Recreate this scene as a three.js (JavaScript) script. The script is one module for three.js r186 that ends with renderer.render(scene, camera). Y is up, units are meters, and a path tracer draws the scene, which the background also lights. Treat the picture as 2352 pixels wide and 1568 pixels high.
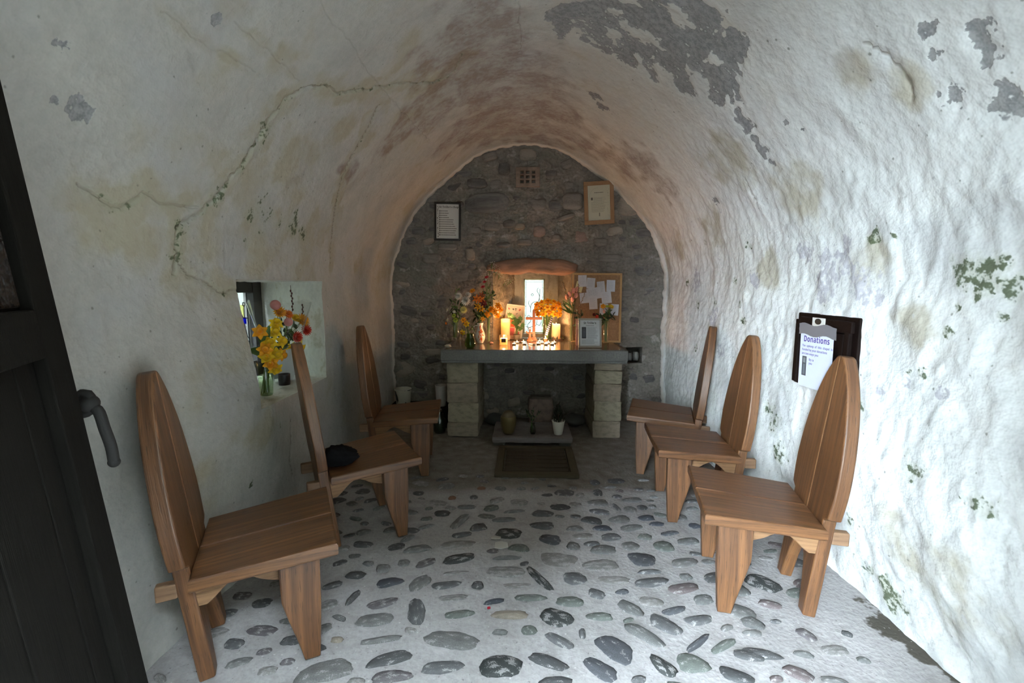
import * as THREE from 'three';
import { mergeGeometries } from 'three/addons/utils/BufferGeometryUtils.js';
import { RoundedBoxGeometry } from 'three/addons/geometries/RoundedBoxGeometry.js';

// ---------------------------------------------------------------- camera, sky, exposure
const scene = new THREE.Scene();
const camera = new THREE.PerspectiveCamera(2 * Math.atan(784 / 1045) * 180 / Math.PI, 1.5, 0.02, 100);
camera.position.set(0, 1.35, 0);
camera.rotation.set(-7.03 * Math.PI / 180, 1.85 * Math.PI / 180, 0, 'YXZ');
const renderer = new THREE.WebGLRenderer();
renderer.toneMapping = THREE.LinearToneMapping;
renderer.toneMappingExposure = 1.0;
renderer.shadowMap.enabled = true;
scene.background = new THREE.Color().setRGB(0.76, 0.90, 1.0);   // pale overcast sky
scene.backgroundIntensity = 86;
const CANDLE = 0.11;             // candela of one small flame, in the sky's units

// ---------------------------------------------------------------- helpers
function rng(seed) { let a = seed >>> 0; return () => { a = (a + 0x6d2b79f5) | 0; let t = Math.imul(a ^ (a >>> 15), 1 | a); t = (t + Math.imul(t ^ (t >>> 7), 61 | t)) ^ t; return ((t ^ (t >>> 14)) >>> 0) / 4294967296; }; }
const PERM = (() => { const r = rng(77), p = new Uint8Array(512), b = [...Array(256).keys()]; for (let i = 255; i > 0; i--) { const j = Math.floor(r() * (i + 1)); [b[i], b[j]] = [b[j], b[i]]; } for (let i = 0; i < 512; i++) p[i] = b[i & 255]; return p; })();
const grad = (h, x, y, z) => { const u = (h & 8) ? y : x, k = h & 12, v = k < 5 ? y : (h & 13) === 12 ? x : z; return ((h & 1) ? -u : u) + ((h & 2) ? -v : v); };
function noise(x, y, z = 0) {
  const X = Math.floor(x), Y = Math.floor(y), Z = Math.floor(z); x -= X; y -= Y; z -= Z;
  const a = X & 255, b = Y & 255, c = Z & 255, u = x * x * x * (x * (x * 6 - 15) + 10), v = y * y * y * (y * (y * 6 - 15) + 10), w = z * z * z * (z * (z * 6 - 15) + 10);
  const A = PERM[a] + b, AA = PERM[A & 511] + c, AB = PERM[(A + 1) & 511] + c, B = PERM[(a + 1) & 255] + b, BA = PERM[B & 511] + c, BB = PERM[(B + 1) & 511] + c;
  const L = (t, p, q) => p + t * (q - p), P = (i) => PERM[i & 511] & 15;
  return L(w, L(v, L(u, grad(P(AA), x, y, z), grad(P(BA), x - 1, y, z)), L(u, grad(P(AB), x, y - 1, z), grad(P(BB), x - 1, y - 1, z))),
    L(v, L(u, grad(P(AA + 1), x, y, z - 1), grad(P(BA + 1), x - 1, y, z - 1)), L(u, grad(P(AB + 1), x, y - 1, z - 1), grad(P(BB + 1), x - 1, y - 1, z - 1))));
}
function fbm(x, y, z = 0, o = 4) { let s = 0, a = 0.5; for (let i = 0; i < o; i++) { s += a * noise(x, y, z + i * 7.3); x *= 2.03; y *= 2.03; z *= 2.03; a *= 0.5; } return s; }
const clamp = (x, a = 0, b = 1) => Math.min(b, Math.max(a, x));
const sm = (a, b, x) => { const t = clamp((x - a) / (b - a)); return t * t * (3 - 2 * t); };
const lerp = (a, b, t) => a + (b - a) * t;
const mix3 = (c, d, t) => [lerp(c[0], d[0], t), lerp(c[1], d[1], t), lerp(c[2], d[2], t)];
const enc = (x) => { x = clamp(x); return Math.round(255 * (x <= 0.0031308 ? 12.92 * x : 1.055 * Math.pow(x, 1 / 2.4) - 0.055)); };
const V = (x, y, z) => new THREE.Vector3(x, y, z);
const rad = (d) => d * Math.PI / 180;

function colorTexture(W, H, f) {          // f(i, j) gives linear rgb
  const d = new Uint8Array(W * H * 4);
  for (let j = 0; j < H; j++) for (let i = 0; i < W; i++) { const c = f(i, j), o = (j * W + i) * 4; d[o] = enc(c[0]); d[o + 1] = enc(c[1]); d[o + 2] = enc(c[2]); d[o + 3] = 255; }
  return dataTexture(d, W, H, true);
}
function dataTexture(d, W, H, srgb) {
  const t = new THREE.DataTexture(d, W, H, THREE.RGBAFormat); t.magFilter = THREE.LinearFilter; t.minFilter = THREE.LinearMipmapLinearFilter; t.generateMipmaps = true;
  t.wrapS = t.wrapT = THREE.RepeatWrapping; if (srgb) t.colorSpace = THREE.SRGBColorSpace; t.needsUpdate = true; return t;
}
function heightTexture(W, H, f) {
  const d = new Uint8Array(W * H * 4);
  for (let j = 0; j < H; j++) for (let i = 0; i < W; i++) { const o = (j * W + i) * 4; d[o] = d[o + 1] = d[o + 2] = Math.round(255 * clamp(f(i, j))); d[o + 3] = 255; }
  return dataTexture(d, W, H, false);
}
function canvasTexture(w, h, draw) {
  const c = document.createElement('canvas'); c.width = w; c.height = h; draw(c.getContext('2d'), w, h);
  const t = new THREE.CanvasTexture(c); t.colorSpace = THREE.SRGBColorSpace; return t;
}
const mat = (rgb, roughness = 0.8, more = {}) => new THREE.MeshPhysicalMaterial({ color: new THREE.Color().setRGB(...rgb), roughness, ...more });

const taken = new Map();
function numbered(name) { const n = taken.get(name) ?? 0; taken.set(name, n + 1); return n ? name + '_' + String(n).padStart(3, '0') : name; }
function tag(o, label, category, group) { o.userData.label = label; o.userData.category = category; if (group) o.userData.group = group; return o; }
function thing(name, label, category, pos = [0, 0, 0], turn = 0, group) {
  const g = new THREE.Group(); g.name = numbered(name); g.position.set(...pos); g.rotation.y = turn; scene.add(g); return tag(g, label, category, group);
}
function part(name, geo, m, parent) {
  const o = new THREE.Mesh(Array.isArray(geo) ? merged(geo) : geo, m); o.name = name; o.castShadow = o.receiveShadow = true; parent.add(o); return o;
}
function single(name, geo, m, label, category, group) { const o = part(numbered(name), geo, m, scene); return tag(o, label, category, group); }
function struct(name, geo, m, parent = scene) { const o = part(name, geo, m, parent); if (parent === scene) o.userData.kind = 'structure'; return o; }
function merged(list) { return mergeGeometries(list.map((g) => { const q = g.index ? g.toNonIndexed() : g.clone(); for (const k of Object.keys(q.attributes)) if (!['position', 'normal', 'uv'].includes(k)) q.deleteAttribute(k); return q; })); }
const at = (g, x, y, z) => g.translate(x, y, z);
const box = (w, h, d, x = 0, y = 0, z = 0) => at(new THREE.BoxGeometry(w, h, d), x, y, z);
const rbox = (w, h, d, r, x = 0, y = 0, z = 0, seg = 2) => at(new RoundedBoxGeometry(w, h, d, seg, r), x, y, z);
const cyl = (r1, r2, h, x = 0, y = 0, z = 0, n = 20) => at(new THREE.CylinderGeometry(r1, r2, h, n), x, y + h / 2, z);
const lathe = (pts, n = 28) => new THREE.LatheGeometry(pts.map(([r, y]) => new THREE.Vector2(r, y)), n);
const ball = (r, x = 0, y = 0, z = 0, a = 14, b = 10) => at(new THREE.SphereGeometry(r, a, b), x, y, z);
function tube(points, r, seg = 12, n = 6) { return new THREE.TubeGeometry(new THREE.CatmullRomCurve3(points.map((p) => (p.isVector3 ? p : V(...p)))), seg, r, n); }
function extrude(shape, depth, bevel = 0.004, steps = 2) {
  return at(new THREE.ExtrudeGeometry(shape, { depth: depth - 2 * bevel, bevelEnabled: bevel > 0, bevelSize: bevel, bevelThickness: bevel, bevelOffset: -bevel, bevelSegments: steps, curveSegments: 10 }), 0, 0, -depth / 2 + bevel);
}
function poly(pts) { const s = new THREE.Shape(); pts.forEach(([x, y], i) => (i ? s.lineTo(x, y) : s.moveTo(x, y))); s.closePath(); return s; }
// a geometry whose points are pushed along their normals by lumps of noise
function lumpy(g, amp, freq, seed = 0) {
  const p = g.attributes.position, n = g.attributes.normal;
  for (let i = 0; i < p.count; i++) { const x = p.getX(i), y = p.getY(i), z = p.getZ(i), d = amp * fbm(x * freq + seed, y * freq, z * freq + seed * 3, 3) * 2; p.setXYZ(i, x + n.getX(i) * d, y + n.getY(i) * d, z + n.getZ(i) * d); }
  g.computeVertexNormals(); return g;
}
// a squared stone: a box of many faces with rounded edges and a rough surface
function rock(w, h, d, r, amp, freq, seed = 0) {
  const n = (v) => Math.max(3, Math.min(36, Math.round(v / 0.022))), g = new THREE.BoxGeometry(w, h, d, n(w), n(h), n(d)), p = g.attributes.position, q = (v, m) => clamp(v, -m / 2 + r, m / 2 - r);
  for (let i = 0; i < p.count; i++) { const v = V(p.getX(i), p.getY(i), p.getZ(i)), c = V(q(v.x, w), q(v.y, h), q(v.z, d)), e = v.clone().sub(c), k = e.length() || 1; v.copy(c).addScaledVector(e, r / k * Math.min(1, k / r)); if (k > r) v.copy(c).addScaledVector(e, r / k);
    const f = (a) => amp * 2 * fbm(v.x * freq + seed + a, v.y * freq + a, v.z * freq, 4); p.setXYZ(i, v.x + f(0), v.y + f(9), v.z + f(17)); }
  g.computeVertexNormals(); return g;
}
function gridGeometry(nu, nv, point, uv, skip) {      // (nu + 1) x (nv + 1) points; skip(i, j) leaves a cell open
  const P = new Float32Array((nu + 1) * (nv + 1) * 3), U = new Float32Array((nu + 1) * (nv + 1) * 2), I = [];
  for (let j = 0; j <= nv; j++) for (let i = 0; i <= nu; i++) { const k = j * (nu + 1) + i; P.set(point(i, j), k * 3); U.set(uv(i, j), k * 2); }
  for (let j = 0; j < nv; j++) for (let i = 0; i < nu; i++) if (!skip || !skip(i, j)) { const a = j * (nu + 1) + i, b = a + 1, c = a + nu + 1, d = c + 1; I.push(a, b, d, a, d, c); }
  const g = new THREE.BufferGeometry(); g.setAttribute('position', new THREE.BufferAttribute(P, 3)); g.setAttribute('uv', new THREE.BufferAttribute(U, 2)); g.setIndex(I); g.computeVertexNormals(); return g;
}
function ringLoft(from, to, steps, amp, uvScale = 1) {       // closed ring of points lofted to a second ring
  const n = from.length, nv = steps;
  let run = 0; const along = from.map((p, i) => (i ? (run += p.distanceTo(from[i - 1])) : 0)); along.push(run + from[n - 1].distanceTo(from[0]));
  return gridGeometry(n, nv, (i, j) => { const a = from[i % n], b = to[i % n], t = j / nv, k = Math.sin(t * Math.PI) * amp; const p = a.clone().lerp(b, t); return [p.x + k * fbm(p.x * 9, p.y * 9, p.z * 9), p.y + k * fbm(p.x * 9 + 5, p.y * 9, p.z * 9), p.z + k * fbm(p.x * 9, p.y * 9 + 5, p.z * 9)]; },
    (i, j) => [along[i] * uvScale, from[0].distanceTo(to[0]) * j / nv * uvScale]);
}
// ---------------------------------------------------------------- marks on the plaster: [along the profile, z, size] in metres
const MARKS = {
  peel: [[3.61,-2.468,0.121],[3.775,-2.412,0.145],[3.945,-2.28,0.176],[4.108,-2.216,0.184],[4.286,-2.188,0.194],[4.395,-2.2,0.122],[4.358,-2.0,0.102],[4.178,-1.992,0.136],[4.008,-2.084,0.141],[3.828,-2.552,0.082],[3.976,-2.536,0.095],[4.286,-2.408,0.104],[4.073,-2.46,0.106],[4.214,-2.392,0.117],[4.47,-2.28,0.075],[4.615,-2.3,0.038],[4.685,-2.3,0.04],[4.754,-2.312,0.038],[4.821,-2.324,0.043],[4.884,-2.312,0.025],[4.821,-1.264,0.035],[4.884,-1.28,0.035],[4.944,-1.404,0.033],[5.028,-1.284,0.057],[5.028,-1.252,0.044],[4.754,-1.372,0.025],[4.821,-1.392,0.015],[1.862,-1.256,0.034],[1.862,-1.276,0.024],[1.995,-1.168,0.017],[1.862,-1.192,0.013],[2.296,-1.528,0.023],[4.754,-2.056,0.014],[4.821,-2.008,0.009],[4.944,-3.052,0.029],[3.976,-3.252,0.04],[3.915,-3.172,0.039],[3.751,-2.604,0.039],[4.073,-2.44,0.053]],
  green: [[5.472,-1.48,0.043],[5.472,-1.432,0.046],[5.494,-1.384,0.045],[5.517,-1.344,0.041],[5.539,-1.432,0.019],[5.451,-1.404,0.03],[5.494,-1.492,0.023],[5.328,-1.844,0.031],[5.328,-1.748,0.011],[5.823,-1.604,0.018],[6.163,-1.592,0.038],[6.163,-1.348,0.035],[6.163,-1.332,0.023],[6.263,-2.48,0.062],[6.213,-2.564,0.046],[6.415,-2.428,0.05],[6.702,-1.864,0.04],[6.759,-1.72,0.049],[6.702,-1.744,0.03],[6.017,-3.648,0.034],[5.494,-3.048,0.026],[5.635,-2.944,0.025],[5.737,-2.888,0.025],[5.635,-3.36,0.028],[5.665,-3.712,0.03],[5.278,-2.816,0.021],[6.017,-1.88,0.021],[6.521,-1.88,0.029],[6.114,-1.892,0.019],[5.665,-1.524,0.016],[5.608,-1.356,0.019],[5.823,-1.656,0.012],[1.726,-2.188,0.063],[1.704,-2.112,0.033],[1.704,-2.48,0.059],[1.682,-2.616,0.045],[1.704,-2.356,0.031],[1.75,-1.856,0.03],[1.726,-1.844,0.026],[1.585,-1.704,0.029],[1.474,-1.692,0.025],[2.059,-1.984,0.036],[1.995,-1.964,0.027],[1.585,-2.1,0.024],[0.623,-2.272,0.013],[0.42,-2.04,0.015],[5.494,-3.936,0.024],[5.194,-3.452,0.021],[5.584,-1.504,0.012]],
  ochre: [[4.754,-2.524,0.149],[4.754,-2.752,0.131],[5.055,-2.244,0.15],[5.431,-2.628,0.099],[1.585,-2.244,0.175],[1.502,-1.532,0.077],[1.53,-1.872,0.11],[1.391,-1.756,0.084],[1.611,-2.7,0.173],[1.83,-1.988,0.136],[1.995,-2.312,0.152],[1.558,-1.416,0.093],[1.11,-2.32,0.103],[1.11,-1.964,0.137],[0.919,-1.776,0.108],[1.418,-2.748,0.117],[0.723,-2.036,0.145],[5.665,-1.656,0.083],[6.466,-1.624,0.112],[6.521,-1.46,0.13],[4.754,-1.616,0.079],[4.853,-1.508,0.076],[4.914,-1.516,0.035],[1.704,-1.552,0.078],[2.266,-2.492,0.107],[2.556,-2.488,0.107],[2.324,-1.824,0.064],[2.353,-1.52,0.057],[0.573,-1.708,0.11],[5.412,-1.888,0.089],[5.166,-3.98,0.121],[5.11,-3.216,0.133],[1.558,-3.692,0.113]],
  soot: [[3.149,-4.052,0.184],[2.916,-3.728,0.133],[3.61,-4.1,0.186],[3.945,-4.04,0.142],[3.409,-3.484,0.214],[3.46,-3.14,0.163],[2.837,-2.98,0.14],[3.279,-3.824,0.194],[3.727,-3.684,0.131],[3.071,-3.288,0.153],[3.536,-4.424,0.133],[2.556,-3.104,0.096],[4.214,-3.992,0.12],[4.395,-4.048,0.101],[3.409,-4.02,0.243],[3.253,-3.552,0.2],[3.536,-3.684,0.188],[3.201,-2.984,0.219],[3.358,-2.98,0.156],[3.071,-2.652,0.171],[3.201,-2.504,0.163],[2.687,-3.092,0.112],[2.81,-3.16,0.131],[3.751,-4.048,0.163],[4.47,-3.62,0.147],[4.65,-3.596,0.11],[2.837,-3.88,0.118],[2.437,-3.104,0.096],[2.119,-2.876,0.042],[2.119,-2.764,0.029]],
  grime: [[5.431,-2.064,0.095],[5.517,-1.908,0.079],[5.351,-2.004,0.058],[5.561,-1.836,0.04],[5.517,-2.148,0.073],[5.351,-2.304,0.051],[5.431,-1.984,0.069],[5.412,-2.12,0.06],[5.472,-3.732,0.095],[5.737,-3.364,0.087],[5.968,-3.188,0.067],[6.066,-2.912,0.063],[5.87,-1.668,0.029],[5.87,-1.516,0.024],[5.919,-1.784,0.031],[5.494,-2.772,0.047]],
  cracks: [[[1.418,-1.688],[1.474,-1.692],[1.53,-1.684],[1.585,-1.688],[1.611,-1.716],[1.682,-1.816],[1.75,-1.864],[1.801,-1.888],[1.927,-1.932],[2.027,-1.976],[2.179,-1.992],[2.296,-2.044],[2.381,-2.132],[2.409,-2.24],[2.437,-2.308],[2.556,-2.468],[2.654,-2.596],[2.864,-2.84],[2.994,-2.872],[3.071,-2.704]],[[1.53,-3.12],[1.704,-3.056],[1.862,-2.948],[2.027,-2.832],[2.179,-2.78],[2.296,-2.764],[2.409,-2.72],[2.525,-2.644]],[[1.659,-1.316],[1.636,-1.392],[1.611,-1.464],[1.682,-1.524],[1.659,-1.6],[1.682,-1.768]],[[1.474,-1.692],[1.418,-1.76],[1.391,-1.856],[1.344,-1.936],[1.344,-2.072]],[[4.914,-2.596],[5.0,-2.596],[5.055,-2.568]],[[4.685,-1.544],[4.754,-1.516],[4.821,-1.5],[4.914,-1.516]],[[0.623,-2.412],[0.522,-2.428],[0.42,-2.404],[0.307,-2.448]]],
  lines: [[[2.208,-1.356],[2.208,-1.488],[2.237,-1.776]],[[2.588,-1.784],[2.588,-2.044],[2.588,-2.444],[2.621,-3.008],[2.654,-3.504]],[[2.324,-1.58],[2.324,-1.768],[2.324,-1.992]],[[3.409,-2.34],[3.409,-2.56],[3.409,-2.884]]],
};
// cobbles: [x, z, length, width, turn, kind of stone]
const COBBLES = [[-0.712,-1.429,0.204,0.093,21,1],[-0.5,-1.494,0.173,0.057,23,4],[-0.466,-1.414,0.156,0.048,10,5],[-0.29,-1.591,0.234,0.077,172,1],[-0.289,-1.462,0.161,0.05,8,1],[-0.092,-1.472,0.165,0.09,2,6],[-0.558,-1.579,0.171,0.027,13,1],[-0.609,-1.685,0.161,0.068,10,1],[-0.458,-1.741,0.165,0.065,106,1],[-0.279,-1.727,0.14,0.037,12,2],[-0.064,-1.73,0.165,0.044,2,7],[-0.1,-1.632,0.067,0.027,2,1],[0.014,-1.646,0.056,0.056,92,2],[-0.611,-1.779,0.136,0.048,26,5],[-0.753,-1.806,0.108,0.031,76,4],[-0.625,-1.92,0.135,0.056,18,3],[-0.488,-1.915,0.134,0.07,61,1],[-0.357,-1.905,0.143,0.047,13,1],[-0.318,-1.82,0.138,0.038,9,0],[-0.217,-1.912,0.062,0.046,177,4],[-0.14,-1.811,0.1,0.025,19,3],[0.018,-1.84,0.157,0.037,2,2],[0.06,-1.977,0.224,0.044,124,6],[-0.804,-1.964,0.102,0.051,2,4],[-0.688,-2.019,0.075,0.059,2,1],[-0.599,-2.065,0.063,0.051,2,1],[-0.494,-2.069,0.115,0.05,37,5],[-0.332,-2.113,0.182,0.071,20,6],[-0.328,-1.999,0.137,0.025,10,0],[-0.098,-2.118,0.152,0.025,4,1],[-0.092,-2.017,0.194,0.079,2,0],[-0.039,-1.925,0.136,0.032,6,0],[-0.559,-2.185,0.151,0.054,14,1],[-0.353,-2.232,0.195,0.061,6,0],[-0.036,-2.205,0.116,0.058,176,2],[-0.857,-2.216,0.119,0.052,176,4],[-0.632,-2.278,0.097,0.04,51,1],[-0.348,-2.321,0.123,0.046,18,1],[-0.094,-2.346,0.153,0.101,177,6],[-0.501,-2.553,0.104,0.067,6,4],[-0.383,-2.474,0.201,0.054,68,1],[-0.265,-2.411,0.101,0.088,101,1],[0.094,-2.43,0.149,0.073,2,4],[0.098,-2.577,0.138,0.067,175,4],[-0.12,-2.502,0.154,0.047,5,1],[-0.065,-2.605,0.14,0.026,9,1],[-0.367,-2.65,0.125,0.046,6,1],[-0.557,-2.402,0.101,0.025,27,1],[-0.705,-2.815,0.082,0.052,175,4],[-0.338,-2.778,0.051,0.048,103,1],[-0.3,-2.903,0.064,0.036,2,8],[-0.476,-2.764,0.056,0.042,12,8],[-0.901,-1.566,0.087,0.044,13,4],[-0.959,-1.666,0.085,0.028,7,1],[-0.862,-1.465,0.054,0.025,15,5],[-0.724,-1.572,0.053,0.025,178,7],[0.085,-1.495,0.165,0.051,156,4],[0.264,-1.469,0.139,0.063,143,3],[0.336,-1.568,0.161,0.099,139,3],[0.459,-1.636,0.175,0.058,136,1],[0.135,-1.592,0.133,0.044,145,1],[0.221,-1.634,0.06,0.025,86,1],[0.132,-1.721,0.155,0.094,165,6],[0.308,-1.734,0.12,0.043,2,2],[0.195,-1.824,0.134,0.058,178,2],[0.311,-1.867,0.082,0.053,156,1],[0.431,-1.887,0.068,0.027,13,3],[0.442,-1.79,0.131,0.06,138,1],[0.546,-1.827,0.115,0.056,169,0],[0.559,-1.689,0.138,0.073,142,1],[0.624,-1.772,0.12,0.033,21,3],[0.707,-1.724,0.129,0.046,15,1],[0.77,-1.843,0.096,0.056,17,1],[0.664,-1.609,0.159,0.025,38,3],[0.75,-1.595,0.147,0.032,31,2],[0.603,-1.509,0.129,0.079,174,2],[0.491,-1.488,0.121,0.054,127,6],[0.737,-1.453,0.117,0.055,160,4],[0.869,-1.557,0.159,0.046,173,4],[0.89,-1.657,0.08,0.03,2,1],[0.801,-1.686,0.063,0.025,22,1],[0.906,-1.773,0.114,0.078,153,1],[1.042,-1.822,0.103,0.047,163,5],[0.952,-1.906,0.087,0.076,126,1],[1.08,-1.961,0.161,0.11,141,6],[1.078,-2.125,0.069,0.056,80,3],[0.712,-1.916,0.167,0.06,15,5],[0.747,-2.001,0.065,0.041,177,1],[0.584,-1.959,0.184,0.056,14,1],[0.405,-1.963,0.163,0.053,2,0],[0.225,-1.972,0.119,0.08,177,1],[0.371,-2.08,0.194,0.081,5,0],[0.582,-2.137,0.142,0.104,2,3],[0.59,-2.037,0.128,0.031,4,1],[0.788,-2.116,0.156,0.065,14,1],[0.161,-2.118,0.205,0.11,179,0],[0.395,-2.213,0.146,0.075,7,1],[0.352,-2.268,0.096,0.041,9,1],[0.246,-2.239,0.076,0.064,152,1],[0.544,-2.246,0.102,0.067,12,1],[0.724,-2.255,0.113,0.085,2,2],[0.867,-2.304,0.135,0.056,13,1],[0.128,-2.293,0.124,0.083,170,3],[0.307,-2.339,0.128,0.051,8,0],[0.462,-2.333,0.12,0.062,12,1],[0.641,-2.336,0.084,0.052,2,2],[0.792,-2.375,0.117,0.034,15,3],[0.272,-2.411,0.104,0.049,6,1],[0.426,-2.419,0.114,0.05,2,3],[0.595,-2.425,0.143,0.055,19,1],[0.74,-2.469,0.099,0.036,6,3],[0.385,-2.511,0.132,0.078,158,4],[0.547,-2.512,0.137,0.078,15,1],[0.7,-2.533,0.116,0.055,17,3],[0.901,-2.559,0.099,0.069,6,1],[0.959,-2.469,0.08,0.049,7,3],[0.448,-2.613,0.133,0.053,167,1],[0.63,-2.631,0.088,0.076,86,1],[0.715,-2.668,0.065,0.056,83,4],[0.778,-2.683,0.054,0.046,92,1],[0.554,-2.667,0.107,0.031,106,1],[0.452,-2.721,0.142,0.073,5,1],[0.311,-2.703,0.089,0.047,2,0],[0.676,-2.769,0.144,0.056,9,1],[0.469,-2.858,0.103,0.058,92,4],[0.584,-2.813,0.074,0.038,2,1],[0.829,-2.901,0.069,0.025,5,1],[0.821,-2.815,0.061,0.025,2,1],[0.474,-3.024,0.075,0.073,2,4],[0.631,-3.056,0.131,0.072,7,4],[0.822,-3.068,0.09,0.025,2,1],[0.571,-2.947,0.094,0.025,8,1],[1.042,-2.758,0.098,0.037,7,1],[1.015,-2.669,0.087,0.034,8,1],[0.099,-1.405,0.129,0.049,7,4],[0.388,-1.425,0.06,0.025,12,4],[0.869,-1.449,0.053,0.025,8,5],[0.918,-1.712,0.093,0.064,151,1],[1.093,-1.66,0.079,0.047,124,5],[0.953,-1.475,0.104,0.053,150,5],[0.821,-1.546,0.119,0.045,172,4],[1.255,-1.665,0.041,0.025,149,4],[1.602,-2.057,0.102,0.043,107,1],[1.024,-1.558,0.075,0.025,174,1],[1.069,-1.447,0.105,0.036,167,1]];
// ---------------------------------------------------------------- the vaulted shell: both side walls and the vault
const PROFILE = [[-1.375, -0.02], [-1.36, 0.4], [-1.36, 0.8], [-1.363, 1.17], [-1.363, 1.371], [-1.329, 1.588], [-1.258, 1.764], [-1.137, 1.991], [-0.991, 2.177], [-0.827, 2.337], [-0.628, 2.498], [-0.445, 2.606], [-0.248, 2.668], [-0.041, 2.694], [0.159, 2.684], [0.341, 2.627], [0.548, 2.508], [0.78, 2.348], [0.992, 2.146], [1.163, 1.939], [1.274, 1.743], [1.344, 1.536], [1.364, 1.372], [1.364, 1.167], [1.364, 0.8], [1.37, 0.4], [1.406, -0.02]];
const outline = [];
for (let i = 0; i < PROFILE.length - 1; i++) {
  const a = PROFILE[Math.max(i - 1, 0)], b = PROFILE[i], c = PROFILE[i + 1], d = PROFILE[Math.min(i + 2, PROFILE.length - 1)];
  for (let k = 0; k < 8; k++) { const t = k / 8; outline.push([0, 1].map((n) => 0.5 * (2 * b[n] + (c[n] - a[n]) * t + (2 * a[n] - 5 * b[n] + 4 * c[n] - d[n]) * t * t + (3 * b[n] - a[n] - 3 * c[n] + d[n]) * t * t * t))); }
}
outline.push(PROFILE[PROFILE.length - 1]);
const runs = [0]; for (let i = 1; i < outline.length; i++) runs.push(runs[i - 1] + Math.hypot(outline[i][0] - outline[i - 1][0], outline[i][1] - outline[i - 1][1]));
const LENGTH = runs[runs.length - 1];
function onProfile(s, z) {
  s = clamp(s, 0, LENGTH - 1e-6); let lo = 0, hi = runs.length - 1; while (hi - lo > 1) { const m = (lo + hi) >> 1; if (runs[m] <= s) lo = m; else hi = m; }
  const t = (s - runs[lo]) / (runs[hi] - runs[lo]); let x = lerp(outline[lo][0], outline[hi][0], t); const y = lerp(outline[lo][1], outline[hi][1], t);
  const k = sm(-3.6, -1.6, z); x *= x > 0 ? 1 + k * (0.01 + 0.055 * (1 - sm(0, 0.6, y))) : 1 - 0.025 * k; return [x, y];
}
const Z0 = 0.2, Z1 = -4.58;
const SEGMENTS = [
  { name: 'wall_left', s0: 0, s1: 1.56, W: 2048, H: 704, base: [0.70, 0.69, 0.635], lumps: 0.55 },
  { name: 'ceiling', s0: 1.56, s1: 5.2, W: 2048, H: 1632, base: [0.72, 0.71, 0.675], lumps: 0.6 },
  { name: 'wall_right', s0: 5.2, s1: LENGTH, W: 2048, H: 768, base: [0.80, 0.805, 0.79], lumps: 1.25 }];
const roughSide = (s) => 0.5 + 0.7 * sm(4.4, 5.5, s);      // the right side is roughly thrown plaster, the left smoother

function layersOf(g) {
  const { W, H, s0, s1 } = g, make = () => new Float32Array(W * H), px = W / (Z0 - Z1), py = H / (s1 - s0);
  const stamp = (L, s, z, r, amp, warp, freq) => {
    const R = r * 1.9, i0 = Math.max(0, Math.floor((Z0 - z - R) * px)), i1 = Math.min(W - 1, Math.ceil((Z0 - z + R) * px)), j0 = Math.max(0, Math.floor((s - R - s0) * py)), j1 = Math.min(H - 1, Math.ceil((s + R - s0) * py));
    for (let j = j0; j <= j1; j++) for (let i = i0; i <= i1; i++) {
      const zz = Z0 - (i + 0.5) / px, ss = s0 + (j + 0.5) / py, d = Math.hypot(zz - z, ss - s) / r + warp * fbm(ss * freq, zz * freq, 3.1, 4) * 2, v = amp * sm(1.25, 0.45, d), k = j * W + i;
      if (v > L[k]) L[k] = v;
    }
  };
  const path = (L, pts, r, amp, warp, freq) => { for (let k = 0; k < pts.length - 1; k++) { const [a, b] = pts[k], [c, d] = pts[k + 1], n = Math.max(1, Math.ceil(Math.hypot(c - a, d - b) / (r * 0.7))); for (let t = 0; t <= n; t++) { const u = t / n, ss = lerp(a, c, u), zz = lerp(b, d, u), j = 0.018 * fbm(ss * 11, zz * 11, 9, 3) * (r < 0.02 ? 1.6 : 1); stamp(L, ss + j, zz + j, r, amp, warp, freq); } } };
  const o = { peel: make(), green: make(), ochre: make(), soot: make(), grime: make(), crack: make() };
  for (const [s, z, r] of MARKS.peel) stamp(o.peel, s, z, r * 1.1, 1, 0.95, clamp(0.75 / r, 7, 45));
  for (const [s, z, r] of MARKS.green) stamp(o.green, s, z, r * 1.2, 1, 0.9, clamp(0.8 / r, 12, 55));
  for (const [s, z, r] of MARKS.ochre) stamp(o.ochre, s, z, r * 1.2, 1, 0.6, 6);
  for (const [s, z, r] of MARKS.soot) stamp(o.soot, s, z, r * 1.75, 0.85, 0.8, 7);
  for (const [s, z, r] of MARKS.grime) stamp(o.grime, s, z, r * 1.2, 1, 0.5, 10);
  MARKS.cracks.forEach((c, i) => {
    path(o.crack, c, 0.0055, i < 2 ? 1 : 0.85, 0.2, 30);
    if (i < 4) { path(o.ochre, c, 0.075, 1, 0.8, 9); path(o.green, c, 0.017, i === 0 ? 0.62 : 0.42, 0.9, 13); }
  });
  MARKS.lines.forEach((c, i) => { path(o.crack, c, 0.0042, 0.45, 0.1, 30); if (i === 0 || i === 2) path(o.ochre, c, 0.03, 0.5, 0.7, 9); });
  o.at = (L, s, z) => { const i = clamp(Math.round((Z0 - z) * px), 0, W - 1), j = clamp(Math.round((s - s0) * py), 0, H - 1); return L[j * W + i]; };
  return o;
}
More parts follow.
